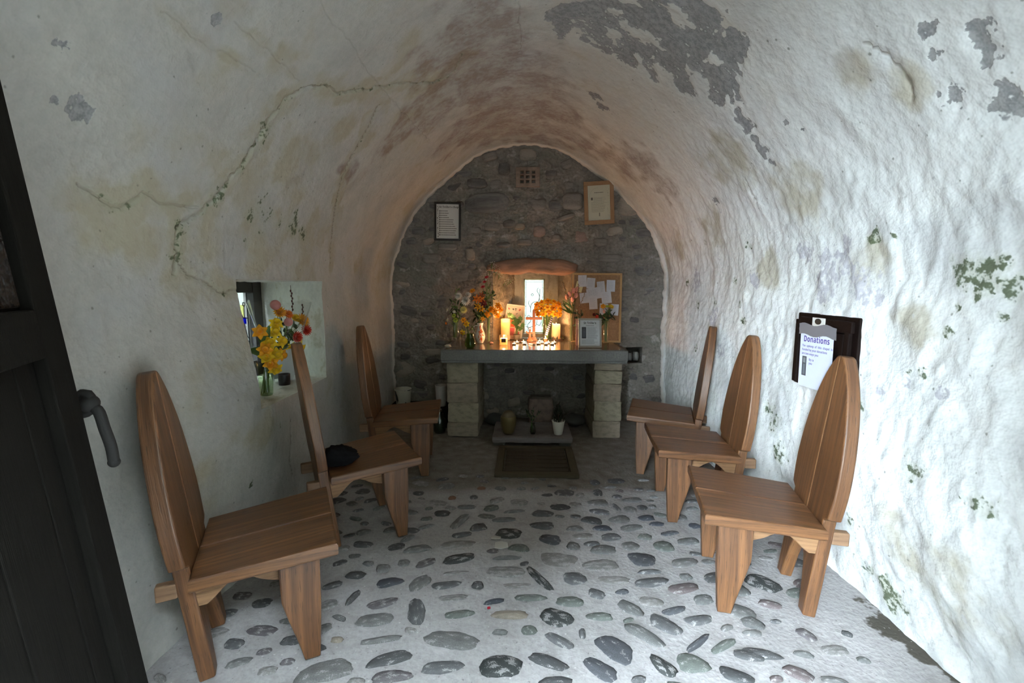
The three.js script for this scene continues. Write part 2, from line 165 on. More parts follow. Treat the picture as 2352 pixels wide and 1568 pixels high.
function plasterLook(g, o) {
  const { W, H, s0, s1, base } = g, hgt = new Uint8Array(W * H * 4);
  const map = colorTexture(W, H, (i, j) => {
    const z = Z0 - (i + 0.5) / W * (Z0 - Z1), s = s0 + (j + 0.5) / H * (s1 - s0), k = j * W + i, rs = roughSide(s);
    const n1 = fbm(s * 1.1, z * 1.1, 1.7, 3), n2 = fbm(s * 7, z * 7, 4.4, 4), n3 = fbm(s * 38, z * 38, 8.1, 3), n4 = noise(s * 160, z * 160, 2.2);
    const b = mix3([0.45, 0.438, 0.402], [0.73, 0.735, 0.72], sm(3.0, 5.3, s));  // left and vault plaster greyer, darkened further to paint in directional light contrast
    const w = 1 + 0.22 * n1 + 0.22 * n2 + 0.12 * n3 + 0.05 * n4;
    let c = [b[0] * w, b[1] * w, b[2] * w];
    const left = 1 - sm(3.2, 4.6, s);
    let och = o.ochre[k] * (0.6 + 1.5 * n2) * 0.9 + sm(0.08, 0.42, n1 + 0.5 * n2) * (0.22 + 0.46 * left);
    c = mix3(c, [0.345, 0.30, 0.20], clamp(och, 0, 0.72));
    c = mix3(c, [0.45, 0.45, 0.455], 0.45 * sm(0.1, 0.4, fbm(s * 3.1, z * 2.3, 12, 4)));       // bare grey where the wash has worn thin
    const gr = o.grime[k]; if (gr > 0.02) c = mix3(c, [0.44, 0.43, 0.47], sm(0.30, 0.62, gr * 0.55 + 0.9 * n3 + 0.5 * n2) * 0.85);
    const so = o.soot[k]; if (so > 0.02) c = mix3(c, [0.165, 0.105, 0.085], clamp(so * (0.5 + 1.0 * n2 + 0.6 * n3), 0, 0.68));
    const gn = o.green[k]; if (gn > 0.02) { c = mix3(c, [0.33, 0.35, 0.24], clamp(gn * 0.75 * (0.6 + n2)) * 0.8); c = mix3(c, [0.055, 0.075, 0.032], sm(0.50, 0.74, gn * 0.58 + 0.95 * n3 + 0.45 * n2 + 0.2 * n4) * 0.92); }
    const pe = sm(0.46, 0.56, o.peel[k] * 0.72 + 0.55 * n3 + 0.32 * n2); if (pe > 0.01) c = mix3(c, mix3([0.17, 0.17, 0.175], [0.30, 0.295, 0.29], clamp(0.5 + n3 * 1.6 + n4 * 0.6)), pe);
    const fl = rs > 0.9 ? sm(0.36, 0.5, fbm(s * 21, z * 16, 31, 4) + 0.2 * n1) : 0; if (fl > 0) c = mix3(c, [0.47, 0.47, 0.48], fl * 0.6);      // small flakes
    const sp = noise(s * 55, z * 55, 44); if (sp > 0.66) c = mix3(c, [0.16, 0.16, 0.13], sm(0.66, 0.8, sp) * 0.7);
    const ck = o.crack[k]; if (ck > 0.02) c = mix3(c, [0.17, 0.14, 0.10], ck * (0.5 + 0.7 * n3) * 0.7);
    const rim = sm(-4.49, -4.51, z + 0.006 * fbm(s * 16, 3)); if (rim > 0) c = mix3(c, [0.74, 0.70, 0.65], rim);                            // clean broken edge of the plaster
    const h = 0.5 + 0.22 * n3 * 1.4 + 0.20 * n2 + 0.06 * n4 - 0.22 * pe * (0.7 + n3) - 0.35 * ck;
    hgt[k * 4] = hgt[k * 4 + 1] = hgt[k * 4 + 2] = Math.round(255 * clamp(h)); hgt[k * 4 + 3] = 255;
    return c;
  });
  const bump = dataTexture(hgt, W, H, false);
  map.wrapS = map.wrapT = bump.wrapS = bump.wrapT = THREE.ClampToEdgeWrapping;
  return new THREE.MeshStandardMaterial({ map, bumpMap: bump, bumpScale: 0.006 + 0.002 * g.lumps, roughness: 0.92, side: THREE.DoubleSide });
}
function plasterDepth(s, z, o) {       // metres into the room
  const r = roughSide(s), ridge = 1 - Math.abs(fbm(s * 2.1, z * 3.6, 20, 3)) * 2;
  let d = 0.020 * fbm(s * 1.6, z * 1.6, 0.5, 2) * 2 + r * (0.009 * fbm(s * 4.6, z * 6.4, 6, 4) * 2 + 0.004 * fbm(s * 17, z * 20, 3, 3) * 2) + 0.003 * r * ridge;
  d += 0.010 * (r - 0.5) * sm(6.2, 5.6, s) * Math.max(0, fbm(s * 6, z * 15, 15, 3)) * 2;                                    // ropy lumps low on the right wall
  if (o) d -= 0.012 * o.at(o.crack, s, z) + 0.004 * sm(0.4, 0.6, o.at(o.peel, s, z));
  d += 0.035 * sm(0.55, 0.0, s) * (0.4 + fbm(z * 3, 1, 2)) * 0.5;
  d += 0.022 * sm(-4.475, -4.53, z) * (0.9 + 1.4 * fbm(s * 9, 2, 1, 4));
  return d;
}
function shellPoint(s, z, o) {
  const p = onProfile(s, z), q = onProfile(s + 0.012, z), r = onProfile(s - 0.012, z), tx = q[0] - r[0], ty = q[1] - r[1], l = Math.hypot(tx, ty) || 1, d = plasterDepth(s, z, o);
  return [p[0] + ty / l * d, p[1] - tx / l * d, z];        // inward normal
}
const HOLE = { s0: 0.755, s1: 1.395, z0: -2.05, z1: -2.98 };          // the window recess in the left wall
let plasterRing = null; const shellMaterials = {};
for (const g of SEGMENTS) {
  const o = layersOf(g), m = plasterLook(g, o), ds = 0.0135, dz = 0.0135, nv = Math.round((g.s1 - g.s0) / ds), nu = Math.round((Z0 - Z1) / dz), S = (j) => lerp(g.s0, g.s1, j / nv), Zz = (i) => lerp(Z0, Z1, i / nu);
  shellMaterials[g.name] = m;
  let skip, hole;
  if (g.name === 'wall_left') {
    const i0 = Math.round((Z0 - HOLE.z0) / (Z0 - Z1) * nu), i1 = Math.round((Z0 - HOLE.z1) / (Z0 - Z1) * nu), j0 = Math.round(HOLE.s0 / g.s1 * nv), j1 = Math.round(HOLE.s1 / g.s1 * nv);
    skip = (i, j) => i >= i0 && i < i1 && j >= j0 && j < j1; hole = [i0, i1, j0, j1];
  }
  const geo = gridGeometry(nu, nv, (i, j) => { const s = S(j), z = Zz(i), p = shellPoint(s, z, o); if (hole) p[2] -= 0.13 * sm(HOLE.s1, HOLE.s0, s) * sm(0.35, HOLE.s0, s) * sm(0.6, 0, Math.abs(z - HOLE.z0)); return p; }, (i, j) => [i / nu, j / nv], skip);
  const mesh = struct(g.name, geo, m);
  if (hole) {
    const [i0, i1, j0, j1] = hole, ring = [], outer = [], P = geo.attributes.position, add = (i, j) => { const k = j * (nu + 1) + i; ring.push(V(P.getX(k), P.getY(k), P.getZ(k))); const a = (i - i0) / (i1 - i0), b = (j - j0) / (j1 - j0); outer.push(V(-1.86, lerp(0.742, 1.375, b), lerp(-2.55, -3.105, a))); };
    for (let i = i0; i < i1; i++) add(i, j0); for (let j = j0; j < j1; j++) add(i1, j); for (let i = i1; i > i0; i--) add(i, j1); for (let j = j1; j > j0; j--) add(i0, j);
    plasterRing = { ring, outer, mesh };
  }
}
// plain plaster for the window recess
const RECESS = (() => {
  const N = 512, f = (i, j) => { const x = i / N * 6, y = j / N * 6; return [fbm(x, y, 50, 4), fbm(x * 6, y * 6, 51, 3)]; };
  const map = colorTexture(N, N, (i, j) => { const [a, b] = f(i, j), w = 1 + 0.25 * a + 0.15 * b; let c = [0.68 * w, 0.67 * w, 0.61 * w]; return mix3(c, [0.40, 0.37, 0.25], sm(0.05, 0.4, a + 0.4 * b) * 0.6); });
  return new THREE.MeshStandardMaterial({ map, bumpMap: heightTexture(N, N, (i, j) => { const [a, b] = f(i, j); return 0.5 + 0.5 * a + 0.3 * b; }), bumpScale: 0.012, roughness: 0.93, side: THREE.DoubleSide });
})();
part('window_recess', ringLoft(plasterRing.ring, plasterRing.outer, 26, 0.02), RECESS, plasterRing.mesh);

// ---------------------------------------------------------------- the stone wall behind the altar
const BACK = -4.55;
const WALLSTONE = (() => {
  const N = 1024, mapf = (i, j) => { const x = i / N * 3, y = j / N * 3; return [fbm(x * 1.7, y * 1.7, 60, 4), fbm(x * 9, y * 9, 61, 4), fbm(x * 40, y * 40, 62, 3)]; };
  const map = colorTexture(N, N, (i, j) => { const [a, b, d] = mapf(i, j), w = 1 + 0.3 * a + 0.45 * b + 0.4 * d; let c = [0.195 * w, 0.175 * w, 0.152 * w]; c = mix3(c, [0.13, 0.135, 0.11], sm(0.0, 0.35, a + 0.3 * b) * 0.6); c = mix3(c, [0.36, 0.34, 0.31], sm(0.22, 0.45, b + 0.25 * d) * 0.6); return c; });
  const bump = heightTexture(N, N, (i, j) => { const [, b, d] = mapf(i, j); return 0.5 + 0.45 * b + 0.3 * d; });
  return new THREE.MeshStandardMaterial({ map, bumpMap: bump, bumpScale: 0.03, roughness: 0.95, side: THREE.DoubleSide });
})();
const EMB = { x0: -0.335, x1: 0.437, y0: 0.797, y1: 1.47 }, AUM = { x0: 0.998, x1: 1.164, y0: 0.572, y1: 0.741 };
const wallBack = (() => {
  const x0 = -1.52, x1 = 1.52, y0 = -0.03, y1 = 2.85, nu = 203, nv = 192, X = (i) => { let x = lerp(x0, x1, i / nu); return x; }, Yy = (j) => lerp(y0, y1, j / nv);
  const cellOf = (h) => [Math.round((h.x0 - x0) / (x1 - x0) * nu), Math.round((h.x1 - x0) / (x1 - x0) * nu), Math.round((h.y0 - y0) / (y1 - y0) * nv), Math.round((h.y1 - y0) / (y1 - y0) * nv)];
  const A = cellOf(EMB), B = cellOf(AUM), inside = ([a, b, c, d], i, j) => i >= a && i < b && j >= c && j < d;
  const depth = (x, y) => 0.022 * fbm(x * 3, y * 3, 70, 3) * 2 * 0.7 + 0.012 * fbm(x * 11, y * 13, 71, 4) * 2;
  const geo = gridGeometry(nu, nv, (i, j) => [X(i), Yy(j), BACK + depth(X(i), Yy(j))], (i, j) => [X(i) / 3, Yy(j) / 3], (i, j) => inside(A, i, j) || inside(B, i, j));
  const mesh = struct('wall_back', geo, WALLSTONE), P = geo.attributes.position;
  const recess = (cell, to, name, m, steps) => {
    const [a, b, c, d] = cell, ring = [], outer = [], add = (i, j) => { const k = j * (nu + 1) + i; ring.push(V(P.getX(k), P.getY(k), P.getZ(k))); const u = (i - a) / (b - a), v = (j - c) / (d - c); outer.push(V(lerp(to.x0, to.x1, u), lerp(to.y0, to.y1, v), to.z)); };
    for (let i = a; i < b; i++) add(i, c); for (let j = c; j < d; j++) add(b, j); for (let i = b; i > a; i--) add(i, d); for (let j = d; j > c; j--) add(a, j);
    return part(name, ringLoft(ring, outer, steps, 0.03, 0.33), m, mesh);
  };
  recess(A, { x0: -0.118, x1: 0.326, y0: 0.79, y1: 1.48, z: -4.95 }, 'window_recess', new THREE.MeshStandardMaterial({ map: WALLSTONE.map, bumpMap: WALLSTONE.bumpMap, bumpScale: 0.02, roughness: 0.9, color: new THREE.Color(1.05, 0.97, 0.78), side: THREE.DoubleSide }), 14);
  recess(B, { x0: 1.0, x1: 1.17, y0: 0.565, y1: 0.745, z: -4.75 }, 'alcove', WALLSTONE, 8);
  part('alcove_back', box(0.2, 0.2, 0.02, 1.085, 0.655, -4.755), WALLSTONE, mesh);
  mesh.userData.depth = depth; return mesh;
})();
const wallDepth = wallBack.userData.depth; delete wallBack.userData.depth;
// stones of the rubble wall: alike pieces share shapes and materials
function boulder(seed, seg = 10) { const g = new THREE.SphereGeometry(0.5, seg, 7); const p = g.attributes.position, r = rng(seed), a = r() * 9; for (let i = 0; i < p.count; i++) { let x = p.getX(i) * 2, y = p.getY(i) * 2, z = p.getZ(i) * 2; const sq = 0.72, f = (v) => Math.sign(v) * Math.pow(Math.abs(v), sq); const k = 1 + 0.34 * fbm(x * 1.1 + a, y * 1.1, z * 1.1 + a, 3); p.setXYZ(i, f(x) * 0.5 * k, f(y) * 0.5 * k, f(z) * 0.5 * k); } g.computeVertexNormals(); return g; }
const stoneShapes = [1, 2, 3, 4, 5, 6].map((s) => boulder(s));
const stoneLook = (seed, rgb, spread) => { const N = 128, a = seed * 3.7; return new THREE.MeshStandardMaterial({ roughness: 0.88, map: colorTexture(N, N, (i, j) => { const x = i / N * 5, y = j / N * 5, n = fbm(x + a, y, seed, 4), m = noise(x * 9, y * 9, seed), w = 1 + 0.7 * n + 0.25 * m; return mix3(rgb.map((v) => v * w), spread, sm(0.12, 0.4, n + 0.25 * m) * 0.55); }) }); };
const wallStones = [stoneLook(1, [0.13, 0.122, 0.115], [0.2, 0.18, 0.16]), stoneLook(2, [0.185, 0.165, 0.145], [0.22, 0.2, 0.17]), stoneLook(3, [0.25, 0.21, 0.17], [0.22, 0.2, 0.17]), stoneLook(4, [0.095, 0.09, 0.085], [0.17, 0.155, 0.14]), stoneLook(5, [0.26, 0.19, 0.16], [0.24, 0.2, 0.17])];
{
  const r = rng(5), placed = [], put = (x, y, w, h, kind, out = 0.03, turn = 0) => {
    out *= 0.6;
    const o = part('stone', stoneShapes[Math.floor(r() * 6)], wallStones[kind], wallBack); o.position.set(x, y, BACK + wallDepth(x, y) - 0.012); o.scale.set(w * 1.08, h * 1.08, out * 2 + 0.03); o.rotation.z = turn; placed.push([x, y, w, h]);
  };
  const F = (cx, cy, w, h, kind, out, turn) => { const k = 4.53 / 1045 / 3.459, px = 870 + cx / 3.459, py = 320 + cy / 3.459; put((px - 1210) * 4.55 / 1043, 1.35 - (py - 655) * 4.55 / 1035, w * k, h * k, kind, out, turn); };
  for (const a of [[870, 530, 350, 150, 0, 0.04, 0.05], [1955, 560, 180, 140, 2, 0.05], [1530, 525, 160, 130, 1, 0.04], [1395, 555, 110, 80, 0, 0.03], [1260, 545, 130, 90, 1, 0.03], [790, 390, 150, 70, 3, 0.03], [1180, 180, 140, 90, 2, 0.03], [890, 195, 120, 65, 1, 0.03, 0.3], [1270, 750, 95, 85, 4, 0.04], [1120, 710, 85, 50, 2, 0.03], [1590, 785, 140, 100, 4, 0.02], [1400, 795, 75, 50, 1, 0.03], [735, 920, 75, 90, 2, 0.03], [1480, 250, 110, 70, 1, 0.03, 0.4], [1360, 320, 95, 50, 0, 0.03], [1000, 285, 90, 90, 3, 0.03], [1680, 270, 50, 32, 3, 0.03], [1750, 275, 60, 55, 3, 0.03], [640, 230, 90, 50, 0, 0.03, 0.4], [1040, 690, 100, 60, 0, 0.03], [1160, 830, 120, 50, 1, 0.03], [990, 850, 110, 40, 0, 0.03], [1480, 640, 140, 40, 1, 0.03, 0.3], [330, 740, 110, 60, 0, 0.03], [560, 860, 160, 50, 1, 0.02], [420, 950, 150, 80, 1, 0.02], [1820, 950, 180, 60, 1, 0.02], [2080, 760, 130, 70, 0, 0.03], [1750, 830, 120, 60, 1, 0.02], [1290, 90, 130, 70, 3, 0.03], [1060, 90, 110, 60, 3, 0.03], [1440, 110, 100, 60, 1, 0.03], [1590, 180, 90, 60, 0, 0.03, 0.5]]) F(...a);
  for (let k = 0; k < 2600 && placed.length < 150; k++) {
    const x = lerp(-1.3, 1.33, r()), y = lerp(0.06, 2.62, r()), low = y < 1.5 ? 1.1 : 1, w = lerp(0.09, 0.24, r() * r()) * low, h = w * lerp(0.4, 0.75, r());
    if (Math.hypot(x, Math.max(0, y - 1.35)) > 1.27) continue;
    if (x > EMB.x0 - w - 0.03 && x < EMB.x1 + w + 0.03 && y > EMB.y0 - h && y < 1.63 + h) continue;
    if (x > AUM.x0 - w && x < AUM.x1 + w && y > AUM.y0 - h && y < AUM.y1 + h) continue;
    if (x > -0.16 - w / 2 && x < 0.17 + w / 2 && y > 2.25 && y < 2.51) continue;
    if (placed.some(([a, b, c, d]) => Math.abs(a - x) < (c + w) * 0.52 && Math.abs(b - y) < (d + h) * 0.55)) continue;
    put(x, y, w, h, [0, 1, 0, 3, 1, 2][Math.floor(r() * 6)], lerp(-0.002, 0.010, r()), (r() - 0.5) * 0.5);
  }
}
{ // red sandstone lintel over the recess
  const g = rock(0.90, 0.15, 0.16, 0.045, 0.016, 7, 2), p = g.attributes.position;
  for (let i = 0; i < p.count; i++) { const x = p.getX(i), k = 1 - 0.5 * sm(0.25, 0.46, Math.abs(x - 0.03)); p.setY(i, (p.getY(i) - 0.03) * k + 0.03 + 0.02 * Math.cos(x * 5) - 0.012); }
  g.computeVertexNormals();
  const l = part('lintel', g, stoneLook(8, [0.24, 0.135, 0.09], [0.17, 0.12, 0.095]), wallBack); l.position.set(0.05, 1.535, BACK - 0.02);
}
{ // clay air brick
  const s = poly([[-0.115, -0.09], [0.115, -0.09], [0.115, 0.09], [-0.115, 0.09]]);
  for (let a = -1; a <= 1; a++) for (let b = -1; b <= 1; b++) { const h = new THREE.Path(), x = a * 0.055, y = b * 0.043; h.moveTo(x - 0.016, y - 0.014); h.lineTo(x - 0.016, y + 0.014); h.lineTo(x + 0.016, y + 0.014); h.lineTo(x + 0.016, y - 0.014); h.closePath(); s.holes.push(h); }
  const v = part('air_brick', extrude(s, 0.05, 0.003), stoneLook(9, [0.2, 0.145, 0.11], [0.24, 0.19, 0.15]), wallBack); v.position.set(0.005, 2.38, BACK + 0.012);
}

// ---------------------------------------------------------------- floor of mortar with set cobbles
const FLOOR = (() => {
  const W = 1024, H = 1536, xy = (i, j) => [-1.65 + (i + 0.5) / W * 3.3, 0.5 - (j + 0.5) / H * 5.2];
  const hgt = new Uint8Array(W * H * 4);
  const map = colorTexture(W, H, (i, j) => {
    const [x, z] = xy(i, j), a = fbm(x * 2, z * 2, 80, 4), b = fbm(x * 12, z * 12, 81, 4), d = fbm(x * 60, z * 60, 82, 2), e = noise(x * 190, z * 190, 3), w = 1 + 0.22 * a + 0.22 * b + 0.26 * d + 0.14 * e;
    let c = [0.36 * w, 0.343 * w, 0.337 * w];
    c = mix3(c, [0.24, 0.225, 0.22], sm(0.06, 0.35, b + 0.3 * d) * 0.55); c = mix3(c, [0.45, 0.43, 0.425], sm(0.1, 0.4, -b - 0.4 * a) * 0.6);
    c = mix3(c, [0.105, 0.085, 0.06], sm(-2.80, -2.98, z + 0.16 * a + 0.07 * b) * (0.82 + 0.3 * b));                           // trodden earth before the altar, spread and darkened to paint in light falloff
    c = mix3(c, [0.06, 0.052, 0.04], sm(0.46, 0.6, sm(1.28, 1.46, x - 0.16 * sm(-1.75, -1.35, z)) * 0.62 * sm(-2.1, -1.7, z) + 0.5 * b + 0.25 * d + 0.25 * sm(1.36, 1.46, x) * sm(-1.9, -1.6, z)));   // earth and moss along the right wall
    const g = noise(x * 105, z * 105, 9); if (g > 0.62) c = mix3(c, [0.8, 0.78, 0.74], sm(0.62, 0.75, g) * 0.6); else if (g < -0.66) c = mix3(c, [0.08, 0.075, 0.07], 0.6);
    const k = (j * W + i) * 4; hgt[k] = hgt[k + 1] = hgt[k + 2] = Math.round(255 * clamp(0.5 + 0.3 * b + 0.35 * d + 0.12 * e)); hgt[k + 3] = 255; return c;
  });
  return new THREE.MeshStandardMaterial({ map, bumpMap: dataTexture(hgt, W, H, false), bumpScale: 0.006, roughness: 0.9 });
})();
const floorHeight = (x, z) => 0.010 * fbm(x * 2.4, z * 2.4, 90, 3) * 2 - 0.004;
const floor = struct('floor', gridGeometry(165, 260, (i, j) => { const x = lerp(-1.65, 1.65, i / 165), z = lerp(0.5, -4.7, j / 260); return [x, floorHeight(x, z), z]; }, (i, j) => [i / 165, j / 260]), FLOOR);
{
  const dome = (seed) => { const g = new THREE.SphereGeometry(0.5, 18, 6, 0, Math.PI * 2, 0, Math.PI * 0.62), p = g.attributes.position, r = rng(seed + 40), a = r() * 20, bend = (r() - 0.5) * 0.5, taper = (r() - 0.5) * 0.5;
    for (let i = 0; i < p.count; i++) { const x = p.getX(i), y = p.getY(i), z = p.getZ(i), rr = Math.hypot(x, z), box4 = rr < 1e-6 ? 1 : 1 / Math.pow(Math.pow(Math.abs(x / rr), 2.8) + Math.pow(Math.abs(z / rr), 2.8), 1 / 2.8), k = box4 * (0.94 + 0.42 * fbm(x * 2.6 + a, y * 2, z * 2.6, 3)); const flat = y > 0 ? Math.pow(y * 2, 0.8) / 2 : y; p.setXYZ(i, x * k, flat * (1 + 0.2 * fbm(x * 4 + a, z * 4, 2, 2)), (z * (1 + taper * x * 1.6) + bend * x * x) * k); }
    const uv = g.attributes.uv; for (let i = 0; i < p.count; i++) uv.setXY(i, p.getX(i) * 0.8 + 0.5, p.getZ(i) * 0.5 + 0.5); g.computeVertexNormals(); return g; };
  const domes = [...Array(10).keys()].map(dome);
  const cob = (seed, rgb, spread, thr = 0.1) => { const N = 256, a = seed * 5.1; return new THREE.MeshStandardMaterial({ roughness: 0.72, map: colorTexture(N, N, (i, j) => { const x = i / N * 6, y = j / N * 6, n = fbm(x + a, y * 1.6, seed, 4), m = fbm(x * 9, y * 9, seed, 2), w = 1 + 0.5 * n + 0.6 * m; return mix3(rgb.map((v) => v * w), spread, sm(thr, thr + 0.14, n + 0.5 * m) * 0.72); }), bumpMap: null }); };
  const mort = [0.33, 0.315, 0.31];
  const kinds = [[cob(1, [0.188, 0.182, 0.175], mort, 0.0), cob(11, [0.201, 0.191, 0.182], mort, 0.05)], [cob(2, [0.109, 0.109, 0.106], mort, 0.17), cob(12, [0.131, 0.128, 0.124], mort, 0.2), cob(22, [0.086, 0.086, 0.088], mort, 0.2)], [cob(3, [0.100, 0.109, 0.098], mort, 0.2), cob(13, [0.113, 0.119, 0.108], mort, 0.16)], [cob(4, [0.042, 0.046, 0.056], mort, 0.27), cob(14, [0.058, 0.060, 0.067], mort, 0.23)], [cob(5, [0.047, 0.048, 0.049], mort, 0.22), cob(15, [0.063, 0.063, 0.064], mort, 0.2)], [cob(6, [0.106, 0.085, 0.085], mort, 0.18), cob(16, [0.097, 0.087, 0.090], mort, 0.12)], [cob(7, [0.030, 0.033, 0.032], mort, 0.06)], [cob(8, [0.210, 0.178, 0.141], mort, 0.3)], [cob(9, [0.15, 0.075, 0.045], [0.2, 0.14, 0.1], 0.2)]];
  const r = rng(11), placed = [], put = (x, z, l, w, a, kind, up) => { const set = kinds[kind], o = part('cobble', domes[Math.floor(r() * 10)], set[Math.floor(r() * set.length)], floor); o.position.set(x, floorHeight(x, z) - up * 0.25, z); o.scale.set(l, up * 2.5, w * 1.12); o.rotation.y = rad(a) + (r() < 0.5 ? Math.PI : 0); placed.push([x, z, l, w]); };
  for (const [x, z, l, w, a, kind] of COBBLES) if (x < 1.45) put(x, z, l, w, a, kind, kind === 0 ? 0.007 : 0.012 + 0.02 * Math.min(w, l));
  for (let k = 0; k < 9000 && placed.length < 300; k++) {
    const x = lerp(-1.28, 1.36, r()), z = lerp(-1.25, -3.1, r()), l = lerp(0.05, 0.14, r()), w = l * lerp(0.35, 0.65, r());
    if (x > 1.25 && z > -1.9) continue;
    if (placed.some(([a, b, c, d]) => Math.hypot((a - x) / 1.25, b - z) < 0.40 * (c * 0.55 + d * 0.45 + l * 0.55 + w * 0.45) + 0.018)) continue;
    put(x, z, l, w, 8 + (r() - 0.5) * (x < -0.6 ? 70 : 50), [1, 1, 0, 4, 2, 5, 1, 0][Math.floor(r() * 8)], lerp(0.004, 0.012, r()));
  }
}
// ---------------------------------------------------------------- west wall with the doorway, ground and sky outside
const OUTER = new THREE.MeshStandardMaterial({ map: RECESS.map, roughness: 0.95 });
struct('wall_front', [box(1.4, 3.1, 0.28, -1.25, 1.5, 0.03), box(1.4, 3.1, 0.28, 1.25, 1.5, 0.03), box(1.1, 0.9, 0.28, 0, 2.6, 0.03)], OUTER);
struct('ground', box(40, 0.1, 40, 0, -0.16, 0), mat([0.035, 0.035, 0.03], 0.95));

// unseen dark blocks, added only to shape the daylight; one gap before the door
const BLOCKER = mat([0.045, 0.05, 0.04], 0.95);
struct('light_blocker', box(12.0, 6.6, 0.6, 4.15, 3.15, 5.3), mat([0.03, 0.034, 0.024], 0.95)); struct('light_blocker_001', box(6.0, 6.6, 0.6, -7.2, 3.15, 5.3), mat([0.03, 0.034, 0.024], 0.95));
struct('light_blocker_002', box(0.6, 9.5, 13, -5.2, 4.6, -4.8), BLOCKER); struct('light_blocker_003', box(16, 9.5, 0.6, 0, 4.6, -8.9), BLOCKER);

// ---------------------------------------------------------------- windows
const IRON = mat([0.014, 0.013, 0.012], 0.75, { specularIntensity: 0.5 }), LEAD = mat([0.03, 0.03, 0.031], 0.7);
const pane = (rgb) => mat(rgb, 0.05, { transmission: 1, thickness: 0, ior: 1.45 });
const CLEAR = pane([0.97, 0.985, 0.97]);
{
  const w = new THREE.Group(); w.name = 'window_1'; w.userData.kind = 'structure'; scene.add(w); w.position.set(0.08, 1.125, -4.96);
  const st = stoneLook(21, [0.27, 0.265, 0.22], [0.22, 0.22, 0.18]);
  part('stone_surround', [box(0.16, 0.78, 0.07, -0.1925, 0, 0), box(0.22, 0.78, 0.07, 0.222, 0, 0), box(0.225, 0.11, 0.07, 0, 0.35, 0), box(0.225, 0.1, 0.07, 0, -0.345, 0)], st, w);
  part('window_frame', [box(0.012, 0.59, 0.03, -0.1065, 0, -0.02), box(0.012, 0.59, 0.03, 0.1065, 0, -0.02), box(0.225, 0.012, 0.03, 0, 0.289, -0.02), box(0.225, 0.012, 0.03, 0, -0.289, -0.02)], mat([0.30, 0.34, 0.22], 0.6), w);
  part('glass_pane', box(0.203, 0.566, 0.003, 0, 0, -0.02), CLEAR, w);
  const lead = (pts, r = 0.0026) => part('lead_came', tube(pts.map(([x, y]) => [x, y, -0.016]), r, pts.length * 6, 5), LEAD, w);
  for (const y of [0.2, 0.1, 0.0, -0.1, -0.2]) { lead([[-0.1, y], [-0.085, y]], 0.0024); lead([[0.085, y], [0.1, y]], 0.0024); }
  lead([[-0.088, -0.28], [-0.088, 0.28]], 0.0016); lead([[0.088, -0.28], [0.088, 0.28]], 0.0016); lead([[-0.1, 0.262], [0.1, 0.262]], 0.0016);
  lead([[-0.04, -0.07], [-0.03, 0.02], [0.0, 0.045], [0.05, 0.05], [0.055, 0.12], [0.03, 0.17], [0.045, 0.2]]); lead([[0.05, 0.06], [0.06, 0.11], [0.062, 0.19]]); lead([[-0.035, -0.02], [-0.06, 0.03], [-0.055, 0.06]]); lead([[-0.02, 0.11], [-0.032, 0.125], [-0.02, 0.135], [-0.008, 0.122], [-0.02, 0.11]]);
  lead([[-0.06, -0.28], [-0.068, -0.2], [-0.04, -0.17], [-0.035, -0.12], [-0.065, -0.1], [-0.07, -0.16]]); lead([[0.0, -0.25], [0.03, -0.2], [0.06, -0.21], [0.08, -0.17]]); lead([[0.03, -0.2], [0.035, -0.1], [0.05, 0.0], [0.05, 0.06]]); lead([[-0.09, -0.22], [-0.05, -0.235], [-0.01, -0.22], [0.02, -0.24]]);
}
{
  const w = new THREE.Group(); w.name = 'window_2'; w.userData.kind = 'structure'; scene.add(w); w.position.set(-1.865, 1.083, -2.83);
  const dark = mat([0.03, 0.026, 0.022], 0.6);
  part('window_frame', [box(0.06, 0.09, 0.62, 0, 0.265, 0), box(0.06, 0.14, 0.62, 0, -0.31, 0), box(0.07, 0.70, 0.105, 0, -0.04, -0.225), box(0.06, 0.70, 0.09, 0, -0.04, 0.25)], dark, w);
  part('glass_pane', box(0.003, 0.5, 0.42, -0.01, -0.02, 0.02), CLEAR, w);
  part('blue_pane', box(0.004, 0.045, 0.05, -0.006, 0.035, -0.115), pane([0.03, 0.06, 0.8]), w); part('blue_pane', box(0.004, 0.06, 0.04, -0.006, -0.105, -0.10), pane([0.03, 0.06, 0.8]), w); part('yellow_pane', box(0.004, 0.08, 0.045, -0.006, 0.10, -0.105), pane([0.95, 0.9, 0.55]), w);
  const lead = (pts, r = 0.003) => part('lead_came', tube(pts.map(([z, y]) => [-0.003, y, z]), r, pts.length * 6, 5), IRON, w);
  lead([[-0.158, 0.23], [-0.158, -0.25]], 0.0045); lead([[-0.06, 0.19], [-0.085, 0.1], [-0.11, 0.055], [-0.158, 0.05]]); lead([[-0.125, 0.135], [-0.122, 0.1], [-0.12, 0.055]]); lead([[-0.07, 0.0], [-0.11, 0.02], [-0.125, -0.02], [-0.14, -0.07], [-0.158, -0.09]]); lead([[-0.1, -0.12], [-0.13, -0.1], [-0.158, -0.11]]); lead([[0.19, -0.14], [-0.158, -0.165]]); lead([[-0.1, 0.055], [0.1, 0.1], [0.2, 0.05]]); lead([[-0.09, -0.05], [0.1, -0.08], [0.2, -0.05]]);
  lead([[-0.115, 0.155], [-0.135, 0.15], [-0.13, 0.132], [-0.115, 0.135], [-0.115, 0.155]], 0.003);
}
